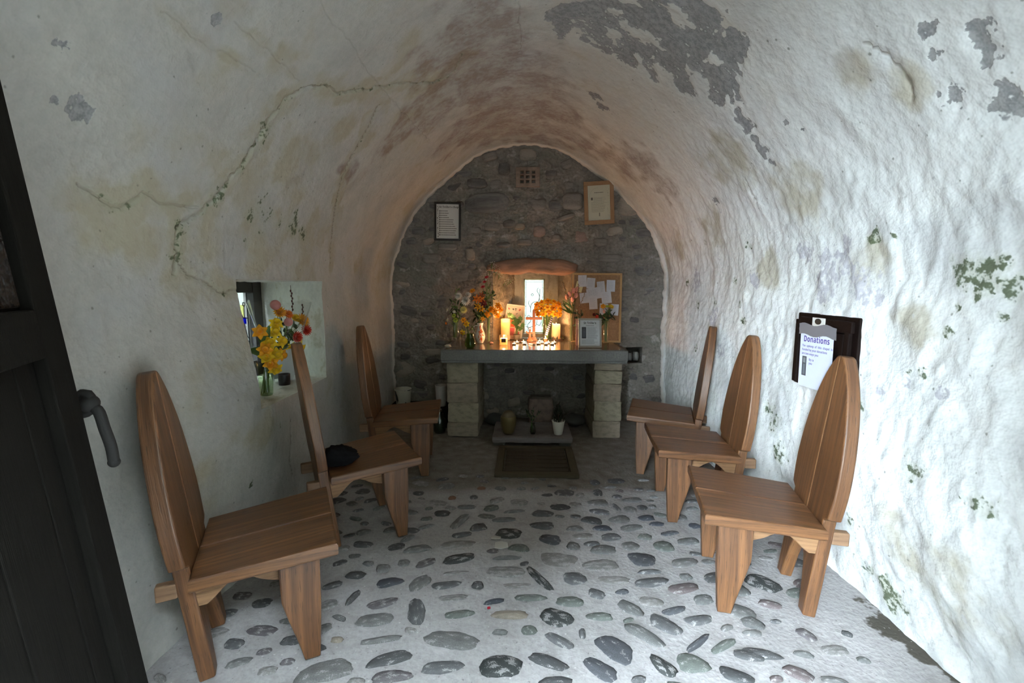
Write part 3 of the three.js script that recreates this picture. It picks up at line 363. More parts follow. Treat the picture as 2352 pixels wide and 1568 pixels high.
// ---------------------------------------------------------------- woods
function woodLook(seed, light, dark, roughness = 0.5, coat = 0.25, W = 512, H = 1024) {      // tile of 0.5 x 1 m, grain along v
  const hgt = new Uint8Array(W * H * 4), a = seed * 4.3;
  const map = colorTexture(W, H, (i, j) => {
    const u = i / W * 0.5, v = j / H, bend = 0.05 * fbm(u * 3 + a, v * 1.2, seed, 2), n = fbm((u + bend) * 60 + a, v * 1.6, seed, 3), f = noise((u + bend * 0.5) * 420, v * 7, seed), p = noise(u * 260, v * 16, seed + 4), t = clamp(0.5 + 1.1 * n + 0.22 * f);
    const k = (j * W + i) * 4; hgt[k] = hgt[k + 1] = hgt[k + 2] = Math.round(255 * clamp(0.6 + 0.3 * n + 0.25 * f - 0.3 * sm(0.35, 0.6, p))); hgt[k + 3] = 255;
    let c = mix3(dark, light, t); c = mix3(c, dark.map((x) => x * 0.5), sm(0.38, 0.6, p) * 0.6); const m = 1 + 0.35 * fbm(u * 6, v * 3, seed + 8, 3); return c.map((x) => x * m);
  });
  const bump = dataTexture(hgt, W, H, false);
  for (const t of [map, bump]) { t.wrapS = t.wrapT = THREE.MirroredRepeatWrapping; t.repeat.set(2, 1); }
  return new THREE.MeshPhysicalMaterial({ map, bumpMap: bump, bumpScale: 0.0012, roughness, clearcoat: coat, clearcoatRoughness: 0.3, specularIntensity: coat ? 1 : 0.15 });
}
const OAK = [woodLook(1, [0.215, 0.096, 0.036], [0.062, 0.025, 0.010], 0.45, 0.15), woodLook(2, [0.19, 0.083, 0.031], [0.055, 0.022, 0.009], 0.45, 0.15)];
const PALE_OAK = woodLook(3, [0.34, 0.185, 0.085], [0.20, 0.10, 0.045], 0.6, 0.05), END_OAK = woodLook(4, [0.26, 0.15, 0.08], [0.14, 0.075, 0.04], 0.6, 0.1);
const BLACK_WOOD = woodLook(5, [0.009, 0.008, 0.006], [0.004, 0.0035, 0.003], 0.9, 0.0, 256, 512);
// texture coordinates that keep the grain along one axis on every face of a board
function grain(g, axis) {
  const p = g.attributes.position, n = g.attributes.normal, u = g.attributes.uv, get = (a, i, k) => (k === 'x' ? a.getX(i) : k === 'y' ? a.getY(i) : a.getZ(i)), rest = ['x', 'y', 'z'].filter((k) => k !== axis);
  for (let i = 0; i < p.count; i++) { const a = Math.abs(get(n, i, rest[0])), b = Math.abs(get(n, i, rest[1])); u.setXY(i, get(p, i, a > b ? rest[1] : rest[0]) + 0.13, get(p, i, axis)); }
  return g;
}
const turnUV = (g) => { const u = g.attributes.uv; for (let i = 0; i < u.count; i++) u.setXY(i, u.getY(i), u.getX(i)); return g; };

// ---------------------------------------------------------------- chairs
// half outline of the back plank, from the tip down to the foot
const BACK_HALF = [[0.010, 1.062], [0.028, 1.055], [0.052, 1.03], [0.086, 0.985], [0.120, 0.925], [0.150, 0.855], [0.176, 0.77], [0.194, 0.68], [0.203, 0.60], [0.203, 0.53], [0.197, 0.475], [0.190, 0.435], [0.158, 0.418], [0.158, 0.30], [0.162, 0.15], [0.162, 0.0], [0.112, 0.0], [0.088, 0.12], [0.062, 0.2], [0.030, 0.25], [0.0006, 0.265]];
function chairGeometry() {
  const G = {}, lean = rad(6.5), tilt = (g) => { g.translate(0, -0.40, 0); g.rotateX(-lean); g.translate(0, 0.40, -0.252); return g; };
  const board = (sign) => { const s = new THREE.Shape(), P = BACK_HALF.map(([x, y]) => [sign * x, y]); s.moveTo(sign * 0.0006, 1.063); s.splineThru(P.slice(0, 12).map(([x, y]) => new THREE.Vector2(x, y))); P.slice(12).forEach(([x, y]) => s.lineTo(x, y)); s.closePath(); return tilt(grain(extrude(s, 0.05, 0.007, 3), 'y')); };
  G.back = [board(-1), board(1)];
  const seat = (sign) => { const s = poly([[sign * 0.0006, -0.225], [sign * 0.225, -0.225], [sign * 0.262, 0.225], [sign * 0.0006, 0.225]]); const g = extrude(s, 0.045, 0.009, 3); g.rotateX(Math.PI / 2); g.translate(0, 0.4175, 0); const p = g.attributes.position; for (let i = 0; i < p.count; i++) p.setY(i, p.getY(i) - 0.03 * (0.225 - p.getZ(i)) / 0.45 - 0.004 * Math.cos(p.getX(i) * 6)); g.computeVertexNormals(); return grain(g, 'z'); };
  G.seat = [seat(-1), seat(1)];
  const leg = () => { const g = extrude(poly([[0.165, 0.395], [0.162, 0.2], [0.150, 0.0], [0.098, 0.0], [0.078, 0.08], [0.052, 0.17], [0.034, 0.24], [0.030, 0.395]]), 0.044, 0.006, 2); g.rotateY(-Math.PI / 2); return g; };   // side profile: shape x becomes z
  G.leg = [-1, 1].map((s) => { const g = leg(); const p = g.attributes.position; for (let i = 0; i < p.count; i++) p.setX(i, p.getX(i) + s * (0.195 + 0.012 * (0.4 - p.getY(i)))); g.computeVertexNormals(); return grain(g, 'y'); });
  const apron = new THREE.Shape(); apron.moveTo(-0.232, 0.396); apron.lineTo(0.06, 0.396); apron.lineTo(0.06, 0.312); apron.lineTo(0.035, 0.304); apron.quadraticCurveTo(-0.02, 0.318, -0.045, 0.338); apron.quadraticCurveTo(-0.07, 0.352, -0.09, 0.358); apron.quadraticCurveTo(-0.12, 0.350, -0.15, 0.318); apron.quadraticCurveTo(-0.17, 0.296, -0.19, 0.283); apron.lineTo(-0.232, 0.283); apron.closePath();
  G.apron = [-1, 1].map((s) => { const g = extrude(apron, 0.03, 0.003, 1); g.rotateY(-Math.PI / 2); g.translate(s * 0.14, -0.012, 0); return grain(g, 'z'); });
  G.tenon = [-1, 1].map((s) => grain(rbox(0.032, 0.055, 0.062, 0.006, s * 0.14, 0.345, -0.298), 'z'));
  G.cross = extrude(poly([[-0.165, 0.396], [-0.165, 0.315], [-0.1, 0.318], [-0.03, 0.35], [0, 0.358], [0.03, 0.35], [0.1, 0.318], [0.165, 0.315], [0.165, 0.396]]), 0.025, 0.003, 1); grain(G.cross, 'x').translate(0, -0.008, 0.085);
  return G;
}
const CHAIR = chairGeometry();
function chair(label, x, z, dir, wood) {
  const t = thing('chair', label, 'chair', [x, 0.004, z], rad(dir + 90), 'pointed-back oak chairs along the walls');
  CHAIR.back.forEach((g, i) => part('back_board', g, OAK[(i + wood) % 2], t)); CHAIR.seat.forEach((g, i) => part('seat_board', g, OAK[(i + wood + 1) % 2], t));
  CHAIR.leg.forEach((g) => part('leg', g, OAK[wood], t)); CHAIR.apron.forEach((g) => part('apron', g, PALE_OAK, t)); part('front_rail', CHAIR.cross, PALE_OAK, t); CHAIR.tenon.forEach((g) => part('tenon', g, END_OAK, t));
  return t;
}
chair('oak chair with tall pointed back under the donation box, nearest on the right', 0.99, -1.95, 168, 0);
chair('oak chair with pointed back, in the middle of the row by the right wall', 0.985, -2.69, 174, 1);
chair('oak chair with pointed back seen edge-on, farthest on the right near the altar', 1.0, -3.33, 163, 0);
chair('oak chair with tall pointed back beside the open door, nearest on the left', -0.985, -1.615, 28, 1);
chair('oak chair with a black cloth on its seat, below the left window', -0.885, -2.415, 32, 0);
chair('oak chair with pointed back, farthest on the left near the altar', -0.872, -3.27, 8, 1);
{ // cloth left on a chair
  const g = new THREE.SphereGeometry(1, 40, 24), p = g.attributes.position;
  for (let i = 0; i < p.count; i++) { const x = p.getX(i), y = p.getY(i), z = p.getZ(i), k = 1 + 0.5 * fbm(x * 1.6, y * 1.6 + 3, z * 1.6, 4); p.setXYZ(i, x * 0.09 * k, Math.max(-0.004, y * 0.062 * k * (1 - 0.35 * x) + 0.02), z * 0.075 * k); }
  g.computeVertexNormals(); const o = single('cloth_hat', g, mat([0.008, 0.008, 0.009], 0.95, { specularIntensity: 0.1 }), 'black crumpled cloth hat lying on the chair below the left window', 'hat'); o.position.set(-0.975, 0.433, -2.275); o.rotation.y = rad(35);
}

// ---------------------------------------------------------------- the open door
{
  const d = new THREE.Group(); d.name = 'door_1'; d.userData.kind = 'structure'; scene.add(d);
  const ax = V(-0.42, 0, -0.73).normalize(), up = V(-Math.sin(rad(6)), Math.cos(rad(6)), 0), ay = up.clone().addScaledVector(ax, -up.dot(ax)).normalize(), az = ax.clone().cross(ay);
  new THREE.Matrix4().makeBasis(ax, ay, az).setPosition(-0.435, 0.02, -0.175).decompose(d.position, d.quaternion, d.scale);
  const hammered = mat([0.010, 0.009, 0.009], 0.5, { specularIntensity: 0.6, bumpMap: heightTexture(256, 256, (i, j) => 0.5 + 0.8 * fbm(i / 7, j / 7, 3, 3)), bumpScale: 0.02 });
  for (let k = 0; k < 5; k++) part('door_board', turnless(rbox(0.168, 1.95, 0.032, 0.006, 0.085 + k * 0.1705, 0.975, 0)), BLACK_WOOD, d);
  part('stile', rbox(0.10, 1.95, 0.022, 0.005, 0.80, 0.975, 0.026), BLACK_WOOD, d); part('stile', rbox(0.10, 1.95, 0.022, 0.005, 0.05, 0.975, 0.026), BLACK_WOOD, d);
  part('rail', rbox(0.66, 0.09, 0.022, 0.005, 0.425, 1.245, 0.026), BLACK_WOOD, d); part('rail', rbox(0.66, 0.11, 0.022, 0.005, 0.425, 0.12, 0.026), BLACK_WOOD, d); part('rail', rbox(0.66, 0.09, 0.022, 0.005, 0.425, 1.9, 0.026), BLACK_WOOD, d);
  part('panel', rbox(0.6, 0.56, 0.012, 0.004, 0.43, 1.575, 0.022), hammered, d);
  d.updateMatrixWorld(true); const L = (x, y, z) => d.worldToLocal(V(x, y, z));
  part('handle', [tube([L(-1.020, 1.07, -0.93), L(-0.995, 1.1, -0.95), L(-0.977, 1.113, -0.955), L(-0.965, 1.1, -0.955)], 0.011, 12, 8), tube([L(-1.005, 1.065, -0.94), L(-0.975, 1.07, -0.955), L(-0.965, 1.085, -0.955), L(-0.955, 1.085, -0.955)], 0.010, 12, 8), tube([L(-0.970, 1.085, -0.955), L(-0.955, 1.075, -0.957), L(-0.946, 1.03, -0.96), L(-0.936, 0.99, -0.96), L(-0.933, 0.955, -0.96)], 0.0115, 16, 8), ball(0.012, ...L(-0.933, 0.953, -0.96).toArray()), ball(0.02, ...L(-0.971, 1.09, -0.955).toArray())], IRON, d);
}
function turnless(g) { return g; }
// ---------------------------------------------------------------- altar, step and the boards over the well
const ALTAR_TOP = 0.797;
const SLATE = (() => { const N = 512; const f = (i, j) => [fbm(i / 60, j / 60, 100, 4), fbm(i / 7, j / 7, 101, 3)]; return new THREE.MeshPhysicalMaterial({ roughness: 0.42, map: colorTexture(N, N, (i, j) => { const [a, b] = f(i, j), w = 1 + 0.4 * a + 0.5 * b; return [0.115 * w, 0.112 * w, 0.10 * w]; }), bumpMap: heightTexture(N, N, (i, j) => 0.5 + 0.4 * f(i, j)[1]), bumpScale: 0.0025 }); })();
const POLISHED = new THREE.MeshPhysicalMaterial({ map: SLATE.map, roughness: 0.22, clearcoat: 0.5, clearcoatRoughness: 0.12 });
{
  const t = thing('stone_altar', 'grey stone slab altar on two block piers under the far window', 'altar', [0.062, 0, -4.2]);
  const slab = extrude(poly([[0.0, -0.118], [0.30, -0.118], [0.30, -0.098], [0.322, -0.092], [0.322, -0.006], [0.314, 0.0], [-0.322, 0.0], [-0.322, -0.118]]), 1.615, 0.004, 2); slab.rotateY(-Math.PI / 2); slab.translate(0, ALTAR_TOP, 0);
  part('slab', lumpy(slab, 0.0, 1), SLATE, t); part('polished_top', box(1.55, 0.003, 0.63, 0, ALTAR_TOP + 0.0005, 0.0), POLISHED, t);
  const pale = stoneLook(31, [0.27, 0.235, 0.165], [0.21, 0.18, 0.13]), pale2 = stoneLook(32, [0.25, 0.205, 0.15], [0.2, 0.155, 0.115]);
  const pier = (x0, x1, cuts) => { for (let k = 0; k < cuts.length - 1; k++) { const w = x1 - x0, h = cuts[k + 1] - cuts[k]; const b = part('block', rock(w, h + 0.003, 0.56, 0.012, 0.006, 9, k * 3 + x0 * 7), k % 2 ? pale : pale2, t); b.position.set((x0 + x1) / 2 - 0.062 + (k % 2 ? 0.003 : -0.003), (cuts[k] + cuts[k + 1]) / 2, -0.02); } };
  pier(-0.706, -0.428, [0.0, 0.13, 0.31, 0.49, 0.674]); pier(0.592, 0.838, [0.0, 0.155, 0.335, 0.49, 0.61, 0.674]);
}
{
  const t = thing('stone_step', 'low stone step under the altar carrying the pots', 'step', [0.05, 0, -3.93]);
  part('step_slab', rock(0.68, 0.05, 0.46, 0.012, 0.005, 8, 4).translate(0, 0.055, 0), stoneLook(33, [0.15, 0.13, 0.125], [0.11, 0.1, 0.09]), t);
  for (const x of [-0.28, 0.28]) part('step_base', rbox(0.1, 0.04, 0.4, 0.008, x, 0.015, 0), SLATE, t);
}
{
  const t = thing('well_cover', 'dark plank cover over the well set in the floor before the altar', 'well cover', [0.075, 0.0, -3.37]);
  const wood = woodLook(7, [0.075, 0.058, 0.04], [0.035, 0.027, 0.02], 0.7, 0, 128, 256), frame = woodLook(8, [0.10, 0.08, 0.052], [0.05, 0.04, 0.027], 0.7, 0, 128, 256);
  for (let k = 0; k < 6; k++) part('plank', turnUV(rbox(0.47, 0.02, 0.066 - 0.006 * (k % 3), 0.004, 0, 0.012, -0.19 + k * 0.076)), wood, t);
  part('frame', turnUV(rbox(0.6, 0.024, 0.06, 0.004, 0, 0.012, 0.265)), frame, t); part('frame', turnUV(rbox(0.6, 0.024, 0.045, 0.004, 0, 0.012, -0.265)), frame, t); for (const s of [-1, 1]) part('frame', rbox(0.058, 0.024, 0.48, 0.004, s * 0.273, 0.012, 0), frame, t);
}
// ---------------------------------------------------------------- flowers
function petal(len, wid, cup, round = 0.75, nu = 4, nv = 5) {
  return gridGeometry(nu, nv, (i, j) => { const v = i / nu * 2 - 1, u = j / nv, w = wid * Math.pow(Math.sin(Math.PI * Math.min(0.97, 0.06 + 0.92 * Math.pow(u, round))), 0.8); return [v * w / 2, u * len, cup * (u * u * len) + 0.35 * w * v * v * 0.6]; }, (i, j) => [i / nu, j / nv]);
}
const around = (g, n, tilt, off = 0, r0 = 0) => [...Array(n).keys()].map((k) => g.clone().translate(0, r0, 0).rotateX(tilt).rotateZ(2 * Math.PI * (k + off) / n));   // petals round +z, tilted towards it
const BLOOM = {
  daffodil: { petals: merged(around(petal(0.036, 0.027, -0.15), 6, 0.12)), trumpet: lathe([[0.003, 0], [0.008, 0.004], [0.0095, 0.014], [0.012, 0.022], [0.016, 0.026], [0.0135, 0.0245]], 14).rotateX(Math.PI / 2) },
  mum: { petals: merged([...around(petal(0.038, 0.012, 0.25), 16, 0.1), ...around(petal(0.035, 0.012, 0.3), 15, 0.45, 0.5), ...around(petal(0.030, 0.011, 0.4), 12, 0.8), ...around(petal(0.024, 0.010, 0.4), 9, 1.15, 0.3), ...around(petal(0.018, 0.008, 0.4), 6, 1.4)]) },
  tulip: { petals: merged([...around(petal(0.05, 0.034, 0.1), 3, 1.28, 0, 0.004), ...around(petal(0.052, 0.036, 0.12), 3, 1.12, 0.5, 0.006)]) },
  lily: { petals: merged([...around(petal(0.04, 0.018, -0.5), 3, 0.75), ...around(petal(0.038, 0.022, -0.4), 3, 0.65, 0.5)]), trumpet: merged([0, 1, 2, 3, 4].map((k) => tube([[0, 0, 0], [0.004 * Math.cos(k * 1.26), 0.004 * Math.sin(k * 1.26), 0.015], [0.009 * Math.cos(k * 1.26), 0.009 * Math.sin(k * 1.26), 0.03]], 0.0008, 4, 4))) },
  button: { petals: merged([...around(petal(0.018, 0.012, 0.2), 9, 0.3), ...around(petal(0.014, 0.010, 0.3), 7, 0.9, 0.5), ...around(petal(0.010, 0.008, 0.3), 4, 1.3)]) },
};
const soft = (rgb, t = 0.25) => mat(rgb, 0.85, { transmission: t, thickness: 0, side: THREE.DoubleSide });
const TINT = { yellow: soft([0.88, 0.62, 0.02]), deep: soft([0.85, 0.40, 0.01]), pale: soft([0.88, 0.80, 0.30]), white: soft([0.85, 0.82, 0.76]), orange: soft([0.85, 0.24, 0.02]), rust: soft([0.42, 0.09, 0.03]), maroon: soft([0.16, 0.015, 0.02]), red: soft([0.62, 0.02, 0.05]), pink: soft([0.85, 0.42, 0.34]), lime: soft([0.50, 0.60, 0.08]), green: soft([0.07, 0.14, 0.035]), dark: soft([0.025, 0.05, 0.02]), stem: mat([0.10, 0.17, 0.045], 0.7), twig: mat([0.06, 0.03, 0.022], 0.8), scarlet: soft([0.72, 0.07, 0.04]) };
const Zed = V(0, 0, 1); let spread = 0;
const leafShape = petal(0.05, 0.022, -0.2), bladeShape = petal(0.13, 0.02, -0.25, 0.6);
function flower(kind, base, neck, head, face, size, tint, label, group, more = {}) {
  const turn = (spread++) * 2.4, out = V(head[0] - neck[0], 0, head[2] - neck[2]).setLength(0.012);
  base = [base[0] + 0.011 * Math.cos(turn), base[1] + 0.001 * (spread % 5), base[2] + 0.011 * Math.sin(turn)];
  const t = thing(more.name ?? kind, label, 'flower', base, 0, group), B = V(...base), H = V(...head).sub(B), N = V(...neck).add(out).add(V(0.008 * Math.cos(turn), 0, 0.008 * Math.sin(turn))).sub(B), f = V(...face).normalize(), back = H.clone().addScaledVector(f, -0.012 * size);
  const path = more.droop ? [V(0, 0, 0), N, N.clone().lerp(H, 0.6).add(V(0, 0.04, 0)), back.clone().add(V(0, 0.014, 0)), back] : [V(0, 0, 0), N, N.clone().lerp(back, 0.6).add(V(0, 0.012, 0)), back];
  part('stem', tube(path, 0.0022, 12, 5), more.twig ? TINT.twig : TINT.stem, t);
  const q = new THREE.Quaternion().setFromUnitVectors(Zed, f), p = part('bloom', BLOOM[kind].petals, TINT[tint], t); p.position.copy(H); p.quaternion.copy(q).multiply(new THREE.Quaternion().setFromAxisAngle(Zed, head[0] * 90)); p.scale.setScalar(size);
  if (BLOOM[kind].trumpet) { const c = part(kind === 'daffodil' ? 'trumpet' : 'stamens', BLOOM[kind].trumpet, TINT[more.centre ?? 'deep'], t); c.position.copy(H); c.quaternion.copy(q); c.scale.setScalar(size); }
  for (let k = 0; k < (more.leaves ?? 0); k++) { const u = 0.45 + 0.42 * (k + 0.5) / more.leaves, q0 = N.clone().lerp(H, clamp((u - 0.4) / 0.6)), l = part('leaf', more.blade ? bladeShape : leafShape, TINT[k % 2 ? 'green' : more.leaf ?? 'dark'], t); l.position.copy(q0); l.rotation.set(-0.3 + 0.8 * Math.sin(turn + k * 1.7), turn + k * 2.4, 0.9 * Math.cos(k * 2.1 + turn)); }
  return t;
}
function sprig(name, base, neck, tip, leaves, len, tint, label, group, seed, spread = 1) {        // leafy stem
  const turn = (spread++) * 2.4; base = [base[0] + 0.012 * Math.cos(turn), base[1], base[2] + 0.012 * Math.sin(turn)]; neck = [neck[0] + 0.014 * Math.cos(turn), neck[1], neck[2] + 0.014 * Math.sin(turn)];
  const t = thing(name, label, 'foliage', base, 0, group), B = V(...base), curve = new THREE.CatmullRomCurve3([V(0, 0, 0), V(...neck).sub(B), V(...tip).sub(B)]), r = rng(seed), g = petal(len, len * 0.45, -0.2);
  part('stem', new THREE.TubeGeometry(curve, 12, 0.002, 5), TINT.stem, t);
  for (let k = 0; k < leaves; k++) { const u = lerp(0.5, 1, (k + 0.5) / leaves), p = curve.getPoint(u), l = part('leaf', g, TINT[tint], t); l.position.copy(p); l.rotation.set((r() - 0.5) * 1.6 * spread, r() * 6.28, (r() - 0.5) * 2.4 * spread); l.scale.setScalar(lerp(0.7, 1.2, r())); }
  return t;
}
const GLASS = pane([0.93, 0.97, 0.94]), GREEN_GLASS = pane([0.35, 0.52, 0.22]), RIBBED = mat([0.95, 0.95, 0.9], 0.08, { transmission: 1, thickness: 0, ior: 1.5, bumpMap: heightTexture(64, 64, (i, j) => 0.5 + 0.5 * Math.cos(i / 64 * 6.283 * 4) * Math.cos(j / 64 * 6.283 * 4)), bumpScale: 0.004 });
RIBBED.bumpMap.repeat.set(3, 6);
const WATER = mat([0.75, 0.82, 0.7], 0.05, { transmission: 1, thickness: 0, ior: 1.33 });
function vase(name, label, pos, profile, m, water) {       // profile: [radius, height] from the foot up
  const t = thing(name, label, 'vase', pos); part('body', lathe([[0.0005, 0.001], ...profile], 26), m, t); part('base', cyl(profile[0][0] * 0.98, profile[0][0], 0.006, 0, 0, 0, 24), m, t); if (water) part('water_surface', new THREE.CircleGeometry(water[0], 20).rotateX(-Math.PI / 2).translate(0, water[1], 0), WATER, t); return t;
}

// ---------------------------------------------------------------- candles
const FLAME = new THREE.MeshStandardMaterial({ color: 0x000000, emissive: new THREE.Color().setRGB(1, 0.62, 0.24), emissiveIntensity: 7 });
const WARM = new THREE.Color().setRGB(1, 0.55, 0.27);
const flameShape = lathe([[0.0002, 0], [0.0035, 0.004], [0.0046, 0.009], [0.0036, 0.016], [0.0016, 0.023], [0.0002, 0.028]], 10);
function flame(parent, x, y, z, size = 1, power = 1) {
  const f = part('flame', flameShape, FLAME, parent); f.position.set(x, y, z); f.scale.setScalar(size);
  const l = new THREE.PointLight(WARM, CANDLE * power); l.position.set(x, y + 0.012 * size, z); l.shadow.radius = 0.4; l.name = 'flame_glow'; parent.add(l);
}
const wax = (rgb, t) => mat(rgb, 0.9, { transmission: t, thickness: 0, side: THREE.DoubleSide });
const TIN = mat([0.6, 0.58, 0.55], 0.3, { metalness: 1 }), WICK = mat([0.02, 0.02, 0.02], 0.9);
function pillarCandle(label, pos, r, h, well, rgb, power) {
  const t = thing('pillar_candle', label, 'candle', pos);
  part('wax_body', lathe([[0.0005, 0], [r * 0.97, 0], [r, 0.006], [r, h - 0.006], [r * 0.96, h], [r * 0.84, h - 0.006], [r * 0.74, h - well * 0.5], [r * 0.6, h - well], [0.0005, h - well]], 32), wax(rgb, 0.55), t);
  part('wick', cyl(0.0012, 0.0012, 0.012, 0, h - well, 0, 6), WICK, t); flame(t, 0, h - well + 0.008, 0, 1.1, power); return t;
}
const A0 = ALTAR_TOP + 0.0025;
pillarCandle('tall cream pillar candle glowing in front of the white picture frame', [-0.215, A0, -4.585], 0.045, 0.215, 0.035, [0.88, 0.72, 0.42], 3.0);
pillarCandle('shorter cream pillar candle beside the daffodil vase, right of the cross', [0.301, A0, -4.64], 0.043, 0.158, 0.02, [0.90, 0.74, 0.52], 2.2);
{ // candle in a square glass jar
  const t = thing('jar_candle', 'lit candle in a square glass jar with a dark label', 'candle', [-0.213, A0, -4.214]);
  const sq = poly([[-0.04, -0.04], [0.04, -0.04], [0.04, 0.04], [-0.04, 0.04]]), hole = new THREE.Path(); [[-0.034, -0.034], [-0.034, 0.034], [0.034, 0.034], [0.034, -0.034]].forEach(([x, y], i) => (i ? hole.lineTo(x, y) : hole.moveTo(x, y))); sq.holes.push(hole);
  part('glass_jar', extrude(sq, 0.092, 0.002).rotateX(-Math.PI / 2).translate(0, 0.046, 0), pane([0.98, 0.95, 0.88]), t); part('wax', rbox(0.066, 0.058, 0.066, 0.004, 0, 0.031, 0), wax([0.92, 0.75, 0.45], 0.5), t); part('label_sticker', box(0.042, 0.036, 0.001, 0, 0.045, 0.0408), mat([0.10, 0.04, 0.015], 0.6), t); part('wick', cyl(0.0012, 0.0012, 0.01, 0, 0.06, 0, 6), WICK, t); flame(t, 0, 0.067, 0, 0.9, 1.6);
}
{ // tealights
  const spots = [[-0.115, -4.186], [-0.091, -4.30], [-0.022, -4.21], [0.112, -4.224], [0.148, -4.30], [0.18, -4.195], [0.206, -4.29], [0.236, -4.197], [0.262, -4.30], [0.128, -4.40], [-0.03, -4.33]];
  const names = ['leftmost of the lit tealights', 'lit tealight just behind the leftmost one', 'lit tealight left of the small black and white lighter', 'first lit tealight right of the lighter, front of the cluster', 'lit tealight in the second row of the cluster, left end', 'middle lit tealight in the front row of the cluster', 'lit tealight in the second row of the cluster, middle', 'rightmost lit tealight in the front row of the cluster', 'lit tealight in the second row, right end of the cluster', 'lit tealight in the third row, nearest the foot of the cross', 'lit tealight set back by itself, left of the wooden figure'];
  const cup = lathe([[0.0005, 0.0005], [0.0185, 0.0005], [0.0195, 0.016], [0.0198, 0.0165]], 20), fill = cyl(0.0187, 0.0182, 0.011, 0, 0.001, 0, 20), wx = wax([0.9, 0.8, 0.6], 0.3);
  spots.forEach(([x, z], i) => { const t = thing('tealight', names[i] + ' on the altar', 'candle', [x, A0, z], 0, 'tealights on the altar'); part('cup', cup, TIN, t); part('wax', fill, wx, t); part('wick', cyl(0.0009, 0.0009, 0.007, 0, 0.012, 0, 5), WICK, t); flame(t, 0, 0.016, 0, 0.75, 0.75); });
}
{ const t = thing('votive_glass', 'small clear glass with a tiny lit flame at the foot of the daffodil vase', 'candle', [0.188, A0, -4.493]); part('glass_cup', lathe([[0.0005, 0.001], [0.018, 0.001], [0.021, 0.05], [0.022, 0.06]], 20), GLASS, t); part('wax', cyl(0.018, 0.017, 0.025, 0, 0.002, 0, 18), wax([0.7, 0.2, 0.1], 0.3), t); flame(t, 0, 0.03, 0, 0.9, 0.8); }
{ const t = thing('tumbler', 'cut glass tumbler standing right of the tall cream candle', 'glass', [-0.129, A0, -4.66]); part('glass_body', lathe([[0.0005, 0.001], [0.033, 0.001], [0.036, 0.03], [0.043, 0.085], [0.041, 0.085], [0.034, 0.03], [0.028, 0.012], [0.0005, 0.012]], 24), RIBBED, t); part('base', cyl(0.033, 0.033, 0.006, 0, 0, 0, 20), GLASS, t); }
{ const t = thing('lighter', 'small black and white lighter lying among the tealights', 'lighter', [0.045, A0, -4.215], 0.9); part('body', rbox(0.022, 0.013, 0.05, 0.005, 0, 0.0065, 0), mat([0.8, 0.78, 0.74], 0.35), t); part('cap', rbox(0.020, 0.012, 0.018, 0.003, 0, 0.0065, 0.034), mat([0.01, 0.01, 0.01], 0.4), t); }
{ const t = thing('tray', 'small dark dish lying left of the wooden figure', 'dish', [-0.065, A0, -4.41]); part('dish', lathe([[0.0005, 0.001], [0.03, 0.001], [0.045, 0.012], [0.043, 0.014], [0.028, 0.005], [0.0005, 0.005]], 24), mat([0.05, 0.02, 0.012], 0.4), t); part('rim', new THREE.TorusGeometry(0.044, 0.0025, 6, 24).rotateX(Math.PI / 2).translate(0, 0.013, 0), mat([0.06, 0.03, 0.02], 0.4), t); }

// ---------------------------------------------------------------- cross and figure
const RED_WOOD = woodLook(9, [0.34, 0.125, 0.05], [0.2, 0.065, 0.03], 0.45, 0.2, 128, 256);
{ const t = thing('altar_cross', 'plain brown wooden cross standing before the window', 'cross', [0.072, A0, -4.525]); part('upright', rbox(0.027, 0.30, 0.02, 0.003, 0, 0.158, 0), RED_WOOD, t); part('crossbar', turnUV(rbox(0.165, 0.026, 0.02, 0.003, 0, 0.225, 0.0005)), RED_WOOD, t); part('foot', [rbox(0.06, 0.022, 0.05, 0.004, 0, 0.011, 0), rbox(0.045, 0.02, 0.04, 0.004, 0, 0.03, 0)], RED_WOOD, t); }
{ const t = thing('wooden_figure', 'small carved wooden figure with spread arms in front of the cross', 'figurine', [0.032, A0, -4.46]);
  part('robe', lathe([[0.0005, 0.001], [0.033, 0.001], [0.034, 0.008], [0.018, 0.03], [0.011, 0.055], [0.010, 0.082], [0.013, 0.094], [0.0005, 0.1]], 20), RED_WOOD, t); part('arms', tube([[-0.036, 0.103, 0], [-0.026, 0.088, 0], [0, 0.083, 0], [0.026, 0.088, 0], [0.036, 0.103, 0]], 0.0075, 16, 8), RED_WOOD, t); part('head', ball(0.011, 0, 0.108, 0), RED_WOOD, t); part('halo', new THREE.TorusGeometry(0.011, 0.0028, 6, 18).translate(0, 0.126, 0), RED_WOOD, t); }

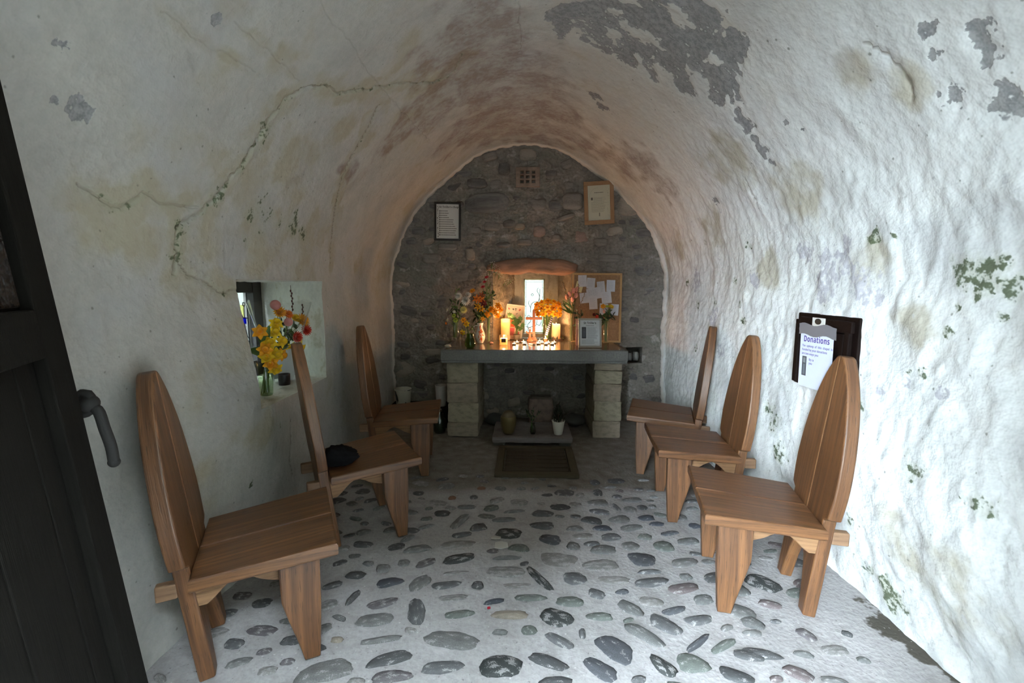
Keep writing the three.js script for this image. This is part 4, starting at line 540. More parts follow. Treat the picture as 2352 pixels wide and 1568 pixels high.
// ---------------------------------------------------------------- framed and printed things on the altar
const lines = (c, x0, x1, y, step, n, h, col, r, ragged = 0.3) => { c.fillStyle = col; for (let k = 0; k < n; k++) { let x = x0; const end = x1 - (x1 - x0) * ragged * r(); while (x < end) { const w = 5 + r() * 13; c.fillRect(x, y + k * step, Math.min(w, end - x), h); x += w + 4; } } };
const paper = (tex) => new THREE.MeshStandardMaterial({ map: tex, roughness: 0.75 });
function framed(name, label, pos, turn, tiltBack, w, h, border, depth, frameMat, tex, roll = 0) {
  const t = thing(name, label, 'frame', pos, turn); t.rotation.order = 'YXZ'; t.rotation.x = -tiltBack; t.rotation.z = roll;
  const iw = w - 2 * border, ih = h - 2 * border, bar = (a, b, x, y) => part('frame_bar', rbox(a, b, depth, Math.min(0.004, depth * 0.3), x, y, depth / 2), frameMat, t);
  bar(w, border, 0, border / 2); bar(w, border, 0, h - border / 2); bar(border, ih, -(w - border) / 2, h / 2); bar(border, ih, (w - border) / 2, h / 2);
  part('backing', box(iw + 0.004, ih + 0.004, 0.003, 0, h / 2, 0.0025), mat([0.2, 0.17, 0.13], 0.9), t); part('printed_sheet', new THREE.PlaneGeometry(iw, ih).translate(0, h / 2, depth * 0.55), paper(tex), t); return t;
}
const noticeTex = canvasTexture(400, 512, (c, w, h) => { const r = rng(3); c.fillStyle = '#e4e9ef'; c.fillRect(0, 0, w, h); c.fillStyle = '#1b2430'; c.textAlign = 'center'; c.font = 'bold 58px sans-serif'; c.fillText("St Trillo's", w / 2, 76); lines(c, 120, 280, 104, 10, 1, 9, '#4a5563', r, 0); c.fillStyle = '#3c3f46'; c.fillRect(34, 138, 88, 226); c.fillStyle = '#565860'; c.fillRect(52, 160, 50, 180); lines(c, 146, 372, 140, 15, 16, 6, '#8d98a6', r); lines(c, 34, 372, 388, 15, 6, 6, '#8d98a6', r); });
framed('framed_notice', "notice headed St Trillo's in a pale frame at the altar's right end", [0.563, A0, -4.03], 0.02, 0.16, 0.208, 0.262, 0.017, 0.014, mat([0.36, 0.33, 0.28], 0.4, { metalness: 0.3 }), noticeTex);
{
  const pic = canvasTexture(300, 400, (c, w, h) => { const r = rng(8); c.fillStyle = '#cfc8b8'; c.fillRect(0, 0, w, h); for (const [x, y, k] of [[40, 50, '#a33'], [120, 45, '#444'], [165, 50, '#4a4a42'], [235, 45, '#a44'], [80, 110, '#777'], [190, 105, '#888']]) { c.fillStyle = k; for (let q = 0; q < 7; q++) { c.beginPath(); c.arc(x + r() * 26 - 13, y + r() * 22 - 11, 3 + r() * 6, 0, 7); c.fill(); } } lines(c, 40, 260, 200, 18, 5, 5, '#99917f', r); c.fillStyle = '#b33'; c.fillRect(225, 330, 34, 30); });
  framed('leaning_picture', 'white framed picture with small drawings leaning at the left of the window', [-0.15, A0 + 0.002, -4.72], 0.12, 0.26, 0.2, 0.36, 0.012, 0.014, mat([0.72, 0.70, 0.62], 0.5), pic, -0.12);
}
function card(name, label, pos, turn, back, w, h, tex, roll = 0, group) { const t = thing(name, label, 'card', pos, turn, group); t.rotation.order = 'YXZ'; t.rotation.x = -back; t.rotation.z = roll; part('front_sheet', box(w, h, 0.0012, 0, h / 2, 0), paper(tex), t); part('rear_sheet', box(w, h, 0.0012, 0, h / 2, -0.03).rotateX(0), paper(tex), t).rotation.x = 0.2; return t; }
card('greeting_card', 'pink and red folded card tucked behind the tall cream candle', [-0.155, A0, -4.66], 0.1, 0.12, 0.06, 0.205, canvasTexture(64, 192, (c, w, h) => { c.fillStyle = '#c9a59a'; c.fillRect(0, 0, w, h); c.fillStyle = '#c1502f'; c.fillRect(10, 14, 44, 60); c.fillStyle = '#b04a58'; c.fillRect(8, 84, 46, 70); }), -0.08);
card('greeting_card', 'card with a red ring drawing standing above the framed notice', [0.50, A0, -4.17], 0.05, 0.1, 0.088, 0.245, canvasTexture(96, 256, (c, w, h) => { c.fillStyle = '#d8a59c'; c.fillRect(0, 0, w, h); c.fillStyle = '#efe9e2'; c.fillRect(14, 40, 68, 60); c.strokeStyle = '#b3202a'; c.lineWidth = 8; c.beginPath(); c.arc(48, 52, 26, Math.PI, 0); c.stroke(); c.fillStyle = '#222'; c.fillRect(30, 52, 36, 6); }));
{
  const t = thing('cork_board', 'cork notice board with a pale wood frame leaning behind the tulips', 'notice board', [0.673, A0, -4.425], 0); t.rotation.order = 'YXZ'; t.rotation.x = -0.085; t.rotation.z = -0.012;
  const cork = new THREE.MeshStandardMaterial({ roughness: 0.95, map: colorTexture(256, 256, (i, j) => { const n = fbm(i / 9, j / 9, 5, 3), m = noise(i / 2.3, j / 2.3, 2), w = 1 + 0.4 * n + 0.3 * m; return [0.27 * w, 0.155 * w, 0.08 * w]; }) }), pine = woodLook(12, [0.52, 0.34, 0.17], [0.40, 0.24, 0.11], 0.6, 0, 64, 256);
  part('cork_sheet', box(0.455, 0.66, 0.008, 0, 0.335, 0.004), cork, t); for (const [a, b, x, y] of [[0.478, 0.019, 0, 0.0095], [0.478, 0.019, 0, 0.6605], [0.019, 0.632, -0.2295, 0.335], [0.019, 0.632, 0.2295, 0.335]]) part('frame_bar', rbox(a, b, 0.018, 0.003, x, y, 0.009), pine, t);
  t.updateMatrixWorld(true);
  const note = canvasTexture(96, 128, (c, w, h) => { const r = rng(21); c.fillStyle = '#cdd0dc'; c.fillRect(0, 0, w, h); lines(c, 12, 84, 20, 11, 8, 3, '#a4a8b8', r); }), cream = canvasTexture(32, 32, (c) => { c.fillStyle = '#d8cfa0'; c.fillRect(0, 0, 32, 32); });
  const W = [['cream slip half hidden under the top left note', -0.172, 0.535, 0.07, 0.1, -0.25, 1], ['white note pinned at the top left corner of the cork board', -0.142, 0.592, 0.082, 0.112, 0.03, 0], ['white note second from the top left of the cork board', -0.06, 0.57, 0.08, 0.105, -0.06, 0], ['white note pinned at the top right corner of the cork board', 0.132, 0.548, 0.082, 0.112, -0.02, 0], ['white note tilted left at the top middle of the cork board', 0.04, 0.52, 0.075, 0.14, 0.13, 0], ['tilted white note in the middle of the cork board', -0.03, 0.472, 0.135, 0.11, 0.2, 0], ['white note at the right middle of the cork board', 0.092, 0.435, 0.095, 0.11, 0.12, 0], ['white note at the left middle of the cork board beside the tulips', -0.12, 0.428, 0.088, 0.1, 0.12, 0], ['white note hanging lowest in the middle of the cork board', -0.035, 0.385, 0.08, 0.13, 0.08, 0], ['white note behind the yellow flowers, lower left one', 0.068, 0.322, 0.08, 0.11, -0.03, 0], ['white note at the lower right edge of the cork board', 0.172, 0.318, 0.075, 0.108, -0.06, 0]];
  W.forEach(([label, x, y, w, h, roll, c], i) => { const n = thing('pinned_note', label, 'note', [0, 0, 0], 0, 'notes pinned to the cork board'), p = t.localToWorld(V(x, y, 0.0115 + i * 0.0009)); n.position.copy(p); n.quaternion.copy(t.quaternion).multiply(new THREE.Quaternion().setFromAxisAngle(Zed, roll)); part('sheet', box(w, h, 0.0006), paper(c ? cream : note), n); part('pin', ball(0.0035, 0, h * 0.42, 0.002, 8, 6), mat([0.5, 0.5, 0.52], 0.3), n); });
}
// ---------------------------------------------------------------- vases and their flowers, left to right along the altar
const in_ = (x, z, y = 0.012) => [x, A0 + y, z];
{ // goblet
  const t = thing('goblet_vase', 'tall stemmed clear glass at the altar\'s left end holding white flowers', 'vase', [-0.646, A0, -4.05]);
  part('bowl', lathe([[0.003, 0.075], [0.02, 0.08], [0.036, 0.1], [0.041, 0.14], [0.04, 0.225]], 26), GLASS, t); part('glass_stem', lathe([[0.006, 0.006], [0.0045, 0.02], [0.0045, 0.06], [0.008, 0.077]], 14), GLASS, t); part('foot', lathe([[0.0005, 0.001], [0.036, 0.001], [0.034, 0.004], [0.007, 0.008]], 24), GLASS, t);
  const B = () => in_(-0.646, -4.05, 0.085), N = [-0.64, 1.0, -4.05], G = 'flowers in the stemmed glass';
  flower('mum', B(), N, [-0.542, 1.216, -4.04], [0.2, 0.1, 1], 1.25, 'white', 'largest white chrysanthemum in the stemmed glass, on its right', G, { name: 'chrysanthemum', leaves: 5 });
  flower('mum', B(), N, [-0.605, 1.250, -4.05], [-0.1, 0.4, 1], 1.05, 'white', 'white chrysanthemum at the top of the stemmed glass', G, { name: 'chrysanthemum', leaves: 5 });
  flower('mum', B(), N, [-0.525, 1.262, -4.07], [0.4, 0.6, 0.8], 0.85, 'white', 'smaller white chrysanthemum behind the largest one', G, { name: 'chrysanthemum', leaves: 5 });
  flower('mum', B(), N, [-0.555, 1.138, -3.99], [0.2, -0.1, 1], 0.95, 'pale', 'pale yellow chrysanthemum below the large white one', G, { name: 'chrysanthemum', leaves: 5 });
  flower('button', B(), N, [-0.625, 1.045, -3.99], [-0.1, 0.1, 1], 1.5, 'lime', 'lime green button flower over the rim of the stemmed glass', G, { name: 'button_flower' });
  flower('button', B(), N, [-0.640, 1.082, -4.0], [-0.2, 0.4, 1], 1.3, 'lime', 'second lime green button flower, a little higher on the left', G, { name: 'button_flower' });
  flower('lily', B(), N, [-0.697, 1.041, -4.04], [-1, 0.1, 0.5], 0.75, 'white', 'white bell flower hanging left over the rim of the stemmed glass', G, { name: 'bell_flower', centre: 'pale' });
  flower('lily', B(), N, [-0.699, 1.130, -4.04], [-1, 0.5, 0.5], 0.7, 'white', 'white bell flower at the far left of the stemmed glass', G, { name: 'bell_flower', centre: 'pale' });
  flower('button', B(), N, [-0.645, 1.115, -4.03], [0, 0.3, 1], 0.9, 'white', 'tiny white flower in the dark leaves of the stemmed glass', G, { name: 'button_flower' });
  flower('button', B(), N, [-0.708, 1.017, -4.0], [-0.6, 0, 0.8], 0.9, 'orange', 'small orange flower drooping left of the stemmed glass', G, { name: 'button_flower' });
  [[-0.68, 1.24, 'left'], [-0.626, 1.32, 'top'], [-0.595, 1.17, 'middle']].forEach(([x, y, w], i) => sprig('leafy_sprig', B(), N, [x, y, -4.10], 14, 0.055, i === 1 ? 'green' : 'dark', `dark leafy sprig at the ${w} of the stemmed glass bouquet`, 'leafy sprigs in the stemmed glass', 60 + i));
}
{ // green bowl vase
  vase('bowl_vase', 'round green glass vase at the front left of the altar', [-0.498, A0, -3.972], [[0.03, 0.001], [0.046, 0.02], [0.05, 0.045], [0.042, 0.075], [0.03, 0.1], [0.034, 0.13]], GREEN_GLASS);
  const B = () => in_(-0.498, -3.972), N = [-0.50, 0.92, -3.972], G = 'yellow flowers in the green bowl vase';
  flower('daffodil', B(), N, [-0.526, 1.015, -3.955], [-0.1, 0.1, 1], 0.85, 'yellow', 'yellow narcissus above the green bowl vase', G);
  flower('daffodil', B(), N, [-0.552, 1.047, -3.96], [-0.3, 0.4, 1], 0.8, 'deep', 'orange-yellow narcissus, highest over the green bowl vase', G);
  flower('daffodil', B(), N, [-0.558, 0.942, -3.94], [-0.4, -0.2, 1], 0.8, 'yellow', 'yellow narcissus hanging lowest left of the green bowl vase', G, { droop: true });
  sprig('leafy_sprig', B(), N, [-0.47, 1.0, -3.99], 8, 0.045, 'green', 'green sprig rising from the green bowl vase', 'sprigs in the green bowl vase', 80);
}
{ // white jug
  const t = thing('jug', 'white pottery jug with an orange leaf pattern', 'jug', [-0.443, A0, -4.302], -0.3), glaze = canvasTexture(256, 256, (c, w, h) => { const r = rng(14); c.fillStyle = '#e3dccf'; c.fillRect(0, 0, w, h); c.fillStyle = '#c8561c'; for (let k = 0; k < 24; k++) { const x = (0.01 + 0.15 * r()) * w, y = (0.36 + 0.45 * r()) * h; c.save(); c.translate(x, y); c.rotate(r() * 6); c.beginPath(); c.ellipse(0, 0, 13, 3.2, 0, 0, 7); c.fill(); c.restore(); } });
  part('body', lathe([[0.0005, 0.001], [0.026, 0.001], [0.03, 0.008], [0.046, 0.045], [0.049, 0.07], [0.04, 0.11], [0.026, 0.145], [0.024, 0.165], [0.034, 0.198], [0.031, 0.198], [0.021, 0.165], [0.023, 0.145]], 30), new THREE.MeshPhysicalMaterial({ map: glaze, roughness: 0.25, clearcoat: 0.5 }), t);
  part('handle', tube([[-0.026, 0.17, 0], [-0.058, 0.165, 0], [-0.066, 0.125, 0], [-0.045, 0.085, 0]], 0.006, 16, 8), mat([0.75, 0.71, 0.64], 0.3), t);
  const B = () => in_(-0.443, -4.302), N = [-0.445, 1.0, -4.3], G = 'flowers in the white jug';
  [[[-0.466, 1.222, -4.27], 'orange', 1.1, 'orange lily at the top left of the white jug'], [[-0.428, 1.212, -4.27], 'orange', 1.05, 'orange lily at the top right of the white jug'], [[-0.455, 1.15, -4.26], 'deep', 1.0, 'amber lily in the middle of the white jug'], [[-0.425, 1.132, -4.25], 'deep', 0.95, 'amber lily low on the right of the white jug'], [[-0.405, 1.181, -4.25], 'maroon', 1.0, 'dark maroon lily right of the orange ones'], [[-0.423, 1.255, -4.28], 'rust', 0.9, 'rust red lily above the orange ones'], [[-0.41, 1.04, -4.22], 'deep', 0.7, 'small amber lily drooping over the lip of the jug']].forEach(([p, c, k, l], i) => flower('lily', B(), N, p, [(p[0] + 0.44) * 8, 0.2, 1], k, c, l, G, { centre: 'rust', leaves: 4 }));
  flower('mum', B(), N, [-0.508, 1.292, -4.3], [-0.3, 0.8, 0.7], 0.85, 'deep', 'golden chrysanthemum standing highest in the white jug', G, { name: 'chrysanthemum', leaves: 5 });
  [[-0.52, 1.12, 'left'], [-0.39, 1.1, 'right']].forEach(([x, y, w], i) => sprig('leafy_sprig', B(), N, [x, y, -4.32], 9, 0.055, i ? 'green' : 'dark', `green leafy sprig on the ${w} of the white jug`, 'sprigs in the white jug', 90 + i));
}
{ // tall cylinder vase
  vase('cylinder_vase', 'tall narrow glass vase with carnations and white gypsophila', [-0.369, A0, -4.371], [[0.03, 0.001], [0.032, 0.01], [0.031, 0.2], [0.033, 0.265]], RIBBED);
  const B = () => in_(-0.369, -4.371), N = [-0.365, 1.06, -4.371], G = 'flowers in the tall narrow vase';
  [[[-0.382, 1.421, -4.36], 'red carnation at the top of the tall narrow vase'], [[-0.418, 1.33, -4.36], 'red carnation lowest on the left of the tall narrow vase'], [[-0.399, 1.379, -4.38], 'red carnation between the top and the lowest one']].forEach(([p, l], i) => flower('mum', B(), N, p, [-0.2, 0.9, 0.6], 0.62, i === 1 ? 'red' : 'red', l, G, { name: 'carnation', leaves: 3 }));
  flower('button', B(), N, [-0.388, 1.402, -4.34], [0, 0.2, 1], 0.7, 'white', 'small white flower under the top red carnation', G, { name: 'button_flower' });
  [[[-0.272, 1.160, -4.29], [0.5, 0.3, 1], 'top daffodil leaning right out of the tall narrow vase'], [[-0.305, 1.109, -4.28], [0, 0, 1], 'front daffodil leaning out of the tall narrow vase'], [[-0.250, 1.122, -4.3], [0.8, 0, 0.8], 'daffodil farthest right of the tall narrow vase'], [[-0.275, 1.07, -4.29], [0.3, -0.5, 1], 'lowest daffodil on the right of the tall narrow vase'], [[-0.333, 1.122, -4.3], [-0.3, 0.2, 1], 'daffodil nearest the rim of the tall narrow vase'], [[-0.37, 1.078, -4.28], [-0.4, -0.1, 1], 'small daffodil left of the rim of the tall narrow vase']].forEach(([p, f, l]) => flower('daffodil', B(), N, p, f, 1.0, 'deep', l, G));
  const g = thing('gypsophila', 'airy spray of white gypsophila above the red carnations', 'flower', B(), 0, G), r = rng(33), tw = [], bl = [];
  const o = V(...B()); for (const [x, y] of [[-0.334, 1.549], [-0.355, 1.495], [-0.292, 1.487], [-0.259, 1.454], [-0.167, 1.392], [-0.146, 1.4], [-0.376, 1.454], [-0.209, 1.38], [-0.31, 1.52], [-0.4, 1.42]]) { const tip = V(x, y, -4.4 + r() * 0.05).sub(o), mid = V(...N).sub(o); tw.push(tube([V(0, 0, 0), mid, mid.clone().lerp(tip, 0.55).add(V(0, 0.02, 0)), tip], 0.0008, 10, 3)); for (let k = 0; k < 16; k++) { const e = tip.clone().add(V((r() - 0.5) * 0.075, (r() - 0.5) * 0.06, (r() - 0.5) * 0.05)); tw.push(tube([tip.clone().lerp(mid, 0.12), tip.clone().lerp(e, 0.5), e], 0.0005, 3, 3)); bl.push(new THREE.IcosahedronGeometry(0.0026, 0).translate(e.x, e.y, e.z)); } }
  part('twigs', tw, TINT.stem, g).userData.kind = 'stuff'; part('blossoms', bl, TINT.white, g).userData.kind = 'stuff';
  [[-0.42, 1.28, 'left'], [-0.36, 1.36, 'middle'], [-0.315, 1.3, 'right']].forEach(([x, y, w], i) => sprig('leafy_sprig', B(), N, [x, y, -4.40], 16, 0.045, i % 2 ? 'green' : 'dark', `narrow green sprig at the ${w} of the tall narrow vase`, 'sprigs in the tall narrow vase', 110 + i, 0.6));
}
{ // potted ivy by the picture
  const t = thing('ivy_plant', 'dark green ivy leaves spilling in front of the white picture', 'plant', [-0.1, A0, -4.6]), r = rng(44), leaf = new THREE.Shape(); leaf.moveTo(0, 0); leaf.lineTo(0.012, -0.006); leaf.lineTo(0.026, 0.008); leaf.lineTo(0.017, 0.016); leaf.lineTo(0.020, 0.03); leaf.lineTo(0.008, 0.028); leaf.lineTo(0, 0.045); leaf.lineTo(-0.008, 0.028); leaf.lineTo(-0.020, 0.03); leaf.lineTo(-0.017, 0.016); leaf.lineTo(-0.026, 0.008); leaf.lineTo(-0.012, -0.006); leaf.closePath();
  const g = new THREE.ShapeGeometry(leaf), ivy = soft([0.05, 0.12, 0.03], 0.15); part('pot', lathe([[0.0005, 0.001], [0.026, 0.001], [0.034, 0.05], [0.036, 0.055], [0.031, 0.052], [0.0005, 0.045]], 20), mat([0.2, 0.17, 0.13], 0.8), t);
  [[-0.166, 1.044], [-0.131, 1.01], [-0.087, 0.956], [-0.065, 1.0], [-0.109, 0.92], [-0.043, 0.934], [-0.14, 0.96], [-0.15, 1.03], [-0.075, 0.97], [-0.055, 0.905], [-0.10, 0.985], [-0.12, 0.94]].forEach(([x, y], i) => { const p = V(x + 0.1, y - A0, (r() - 0.5) * 0.06); part('vine', tube([[0, 0.045, 0], [p.x * 0.4, p.y * 0.7 + 0.03, p.z], p], 0.0015, 8, 4), TINT.stem, t); const l = part('leaf', g, ivy, t); l.position.copy(p); l.rotation.set((r() - 0.5) * 0.8, (r() - 0.5) * 1.2, (r() - 0.5) * 2.5); l.scale.setScalar(0.9 + r() * 0.4); });
}
{ // daffodil vase before the window
  vase('flared_vase', 'clear glass vase with a striped ribbon and a bunch of daffodils', [0.21, A0, -4.602], [[0.04, 0.001], [0.042, 0.01], [0.05, 0.12], [0.06, 0.2], [0.066, 0.275]], pane([0.80, 0.88, 0.74]), [0.05, 0.15]);
  const rib = canvasTexture(64, 256, (c, w, h) => { c.fillStyle = '#b9b6c4'; c.fillRect(0, 0, w, h); c.fillStyle = '#20264e'; for (let y = -20; y < h + 20; y += 26) { c.beginPath(); c.moveTo(0, y); c.lineTo(w, y + 14); c.lineTo(w, y + 26); c.lineTo(0, y + 12); c.fill(); } });
  const o = single('ribbon', gridGeometry(3, 14, (i, j) => { const u = j / 14, a = lerp(-0.25, 0.45, u) + 1.25 - 0.0, y = lerp(0.05, 0.235, u), r = lerp(0.045, 0.064, u) + 0.004, w = (i / 3 - 0.5) * 0.028; const ang = Math.PI / 2 - (lerp(-0.3, 0.75, u) + w / r); return [r * Math.cos(ang), y, r * Math.sin(ang)]; }, (i, j) => [i / 3, j / 14]), new THREE.MeshStandardMaterial({ map: rib, roughness: 0.5, side: THREE.DoubleSide }), 'blue and white striped ribbon hanging on the daffodil vase', 'ribbon'); o.position.set(0.21, A0, -4.602);
  const B = () => in_(0.21, -4.602), G = 'daffodils in the ribboned vase', r = rng(55);
  [[0.106, 1.155], [0.156, 1.176], [0.211, 1.188], [0.266, 1.180], [0.312, 1.158], [0.100, 1.108], [0.150, 1.122], [0.207, 1.132], [0.266, 1.125], [0.332, 1.111], [0.118, 1.068], [0.168, 1.072], [0.222, 1.078], [0.276, 1.070], [0.322, 1.062]].forEach(([x, y], i) => { const dx = (x - 0.215) * 5; flower('daffodil', [0.21 + (r() - 0.5) * 0.03, A0 + 0.012, -4.602 + (r() - 0.5) * 0.03], [0.21 + (x - 0.21) * 0.22, 1.07, -4.602], [x, y, -4.60 + (r() - 0.3) * 0.07], [dx, (y - 1.1) * 7, 1], 1.12, i % 2 ? 'yellow' : 'deep', `${['leftmost', 'second', 'middle', 'fourth', 'rightmost'][i % 5]} daffodil from the left in the ${['top', 'middle', 'bottom'][Math.floor(i / 5)]} row of the ribboned vase`, G); });
}
{ // dark wreath round the second candle
  const t = thing('leaf_ring', 'dark ring of leaves and berries at the foot of the right candle', 'wreath', [0.315, A0, -4.595]), r = rng(66), g = petal(0.035, 0.018, -0.3), twg = [];
  part('ring', new THREE.TorusGeometry(0.062, 0.006, 6, 28).rotateX(Math.PI / 2).translate(0, 0.008, 0), TINT.twig, t);
  for (let k = 0; k < 22; k++) { const a = k / 22 * 6.283, l = part('leaf', g, k % 4 ? TINT.dark : TINT.twig, t); l.position.set(0.066 * Math.cos(a), 0.009, 0.06 * Math.sin(a)); l.rotation.set(-1.2 + r() * 0.8, r() * 6.28, 0); }
}
{ // tulips
  vase('embossed_vase', 'tall embossed glass vase with pink tulips, left of the notice board', [0.433, A0, -4.397], [[0.026, 0.001], [0.027, 0.01], [0.0265, 0.18], [0.031, 0.242]], RIBBED);
  vase('slim_vase', 'slim clear glass vase of green stems beside the tulip vase', [0.484, A0, -4.32], [[0.024, 0.001], [0.025, 0.01], [0.025, 0.2], [0.027, 0.222]], GLASS, [0.024, 0.15]);
  const B = () => in_(0.433, -4.397), N = [0.434, 1.04, -4.397], G = 'pink tulips in the embossed vase';
  [[[0.411, 1.262, -4.37], 'pink tulip at the front left of the embossed vase'], [[0.389, 1.232, -4.38], 'pink tulip farthest left in the embossed vase'], [[0.444, 1.295, -4.38], 'tallest pink tulip in the embossed vase'], [[0.477, 1.305, -4.39], 'pink tulip farthest right in the embossed vase'], [[0.433, 1.213, -4.35], 'lowest pink tulip in the embossed vase'], [[0.465, 1.25, -4.37], 'pink tulip just right of the lowest one']].forEach(([p, l]) => flower('tulip', B(), N, [p[0], p[1] - 0.025, p[2]], [(p[0] - 0.433) * 4, 1, 0.25], 1.05, 'pink', l, G, { leaves: 2, blade: true, leaf: 'green' }));
  [[[0.433, 1.1], [0.376, 1.28], [0.333, 1.384]], [[0.45, 1.15], [0.487, 1.28], [0.49, 1.36]], [[0.47, 1.1], [0.515, 1.18], [0.562, 1.309]]].forEach((p, i) => { const b = B(), t = thing('catkin_twig', ['catkin twig leaning left out of the embossed vase', 'upright catkin twig behind the pink tulips', 'catkin twig leaning right across the cork board'][i], 'twig', b), pts = [V(0, 0, 0), ...p.map(([x, y]) => V(x, y, -4.36).sub(V(...b)))], c = new THREE.CatmullRomCurve3(pts); part('twig', new THREE.TubeGeometry(c, 20, 0.0016, 5), TINT.twig, t); for (let k = 0; k < 9; k++) { const q = c.getPoint(0.6 + 0.4 * k / 8), m = part('catkin', ball(0.004, 0, 0, 0, 8, 6).scale(1, 1.8, 1), mat([0.30, 0.22, 0.14], 0.9), t); m.position.set(q.x + (k % 2 ? 0.003 : -0.003), q.y, q.z); } });
  [['left', 0.475], ['right', 0.52]].forEach(([w, x], i) => sprig('leafy_sprig', in_(0.484, -4.32), [0.484, 0.96, -4.32], [x, 1.11, -4.32], 9, 0.06, 'dark', `green sprig leaning ${w} in the slim vase`, 'sprigs in the slim vase', 150 + i, 0.4));
}
{ // right vase
  vase('tube_vase', 'clear glass vase with yellow flowers, right of the framed notice', [0.757, A0, -4.36], [[0.03, 0.001], [0.031, 0.01], [0.031, 0.19], [0.034, 0.205]], GLASS, [0.03, 0.14]);
  const B = () => in_(0.757, -4.36), N = [0.757, 1.0, -4.36], G = 'flowers in the vase right of the notice';
  flower('daffodil', B(), N, [0.721, 1.153, -4.33], [-0.3, 0.5, 1], 0.8, 'deep', 'orange narcissus in the vase right of the notice', G);
  flower('mum', B(), N, [0.797, 1.145, -4.34], [0.3, 0.7, 0.8], 0.75, 'yellow', 'yellow chrysanthemum in the vase right of the notice', G, { name: 'chrysanthemum', leaves: 5 });
  flower('mum', B(), N, [0.765, 1.145, -4.36], [0, 0.9, 0.5], 0.6, 'lime', 'greenish chrysanthemum between the yellow and orange flowers', G, { name: 'chrysanthemum', leaves: 5 });
  flower('tulip', B(), N, [0.731, 1.085, -4.31], [-0.2, 1, 0.3], 0.7, 'pink', 'pale tulip bud in the vase right of the notice', G);
  flower('mum', B(), N, [0.668, 1.054, -4.33], [-0.5, 0.3, 0.9], 0.55, 'scarlet', 'red carnation low on the left of the vase beside the notice', G, { name: 'carnation', leaves: 3 });
  flower('mum', B(), N, [0.644, 1.072, -4.36], [-0.6, 0.5, 0.8], 0.5, 'maroon', 'dark red carnation farthest left in the vase beside the notice', G, { name: 'carnation', leaves: 3 });
  [[0.70, 1.05, 'left'], [0.765, 1.1, 'middle'], [0.83, 1.06, 'right']].forEach(([x, y, w], i) => sprig('leafy_sprig', B(), N, [x, y, -4.38], 14, 0.05, i % 2 ? 'green' : 'dark', `green sprig at the ${w} of the vase beside the notice`, 'sprigs in the vase right of the notice', 170 + i));
}
const pebble = (label, x, y, z, r, rgb, seed) => { const g = lumpy(new THREE.SphereGeometry(r, 16, 12), r * 0.2, 1.4 / r, seed); g.scale(1.2, 0.65, 0.9); g.computeBoundingBox(); const o = single('pebble', g, mat(rgb, 0.6), label, 'pebble'); o.position.set(x, y - g.boundingBox.min.y, z); return o; };
pebble('cream white pebble on the front left corner of the altar', -0.698, A0, -3.989, 0.024, [0.5, 0.46, 0.36], 1);
pebble('small pink pebble on the altar beside the tall narrow vase', -0.335, A0, -4.27, 0.017, [0.5, 0.27, 0.2], 2);
{ const g = (x, h, label) => { const t = thing('alcove_jar', label, 'jar', [x, AUM.y0 + 0.02, -4.62]); part('glass_body', lathe([[0.0005, 0.001], [0.024, 0.001], [0.03, 0.02], [0.032, h * 0.7], [0.022, h], [0.02, h], [0.028, h * 0.68], [0.024, 0.01]], 18), mat([0.4, 0.4, 0.39], 0.3, { transmission: 0.6, thickness: 0 }), t); part('contents', ball(0.022, 0, 0.035, 0).scale(1, 1, 1), mat([0.22, 0.22, 0.21], 0.8), t); }; g(1.045, 0.075, 'left one of two clouded jars in the wall alcove'); g(1.11, 0.088, 'right one of two clouded jars in the wall alcove'); }

// ---------------------------------------------------------------- pictures on the stone wall and the donation box
{
  const tex = canvasTexture(400, 600, (c, w, h) => { const r = rng(31); c.fillStyle = '#dcdad6'; c.fillRect(0, 0, w, h); c.fillStyle = '#1c1a18'; c.font = 'bold 46px serif'; c.fillText("St Trillo's chapel", 48, 64); for (let k = 0; k < 12; k++) { const y = 112 + k * 38; c.fillStyle = '#35322e'; c.fillRect(54, y - 6, 14, 24); lines(c, 74, k < 4 ? 230 : 372, y, 10, 1, 12, '#5a5650', r, 0.25); } c.fillStyle = '#4a463f'; for (let k = 0; k < 22; k++) { c.beginPath(); c.arc(20 + r() * 16, 40 + k * 25, 5 + r() * 5, 0, 7); c.fill(); } });
  framed('framed_verse', "black framed lettered sheet headed St Trillo's chapel on the stone wall", [-0.776, 1.783, -4.522], 0.01, -0.0, 0.258, 0.366, 0.02, 0.022, mat([0.012, 0.011, 0.011], 0.4), tex, -0.02);
  const tex2 = canvasTexture(400, 600, (c, w, h) => { const r = rng(32); c.fillStyle = '#cbc7b4'; c.fillRect(0, 0, w, h); c.strokeStyle = '#a9a591'; c.lineWidth = 3; c.beginPath(); c.moveTo(16, 300); c.quadraticCurveTo(20, 40, 190, 40); c.stroke(); lines(c, 120, 290, 118, 10, 1, 12, '#6b665a', r, 0.1); c.fillStyle = '#59564e'; c.fillRect(56, 206, 34, 44); lines(c, 100, 330, 208, 15, 5, 5, '#8d897b', r); lines(c, 60, 350, 285, 15, 12, 5, '#8d897b', r); c.fillStyle = '#7a7568'; c.fillRect(196, 470, 16, 60); c.fillStyle = '#55524a'; for (let k = 0; k < 16; k++) { c.beginPath(); c.arc(350 + r() * 30, 60 + r() * 480, 3, 0, 7); c.fill(); } });
  framed('framed_prayer', 'tilted wood framed document on the stone wall, right of the air brick', [0.698, 1.934, -4.52], -0.02, -0.0, 0.284, 0.4, 0.037, 0.024, woodLook(14, [0.36, 0.22, 0.12], [0.28, 0.16, 0.085], 0.6, 0, 64, 256), tex2, 0.052);
}
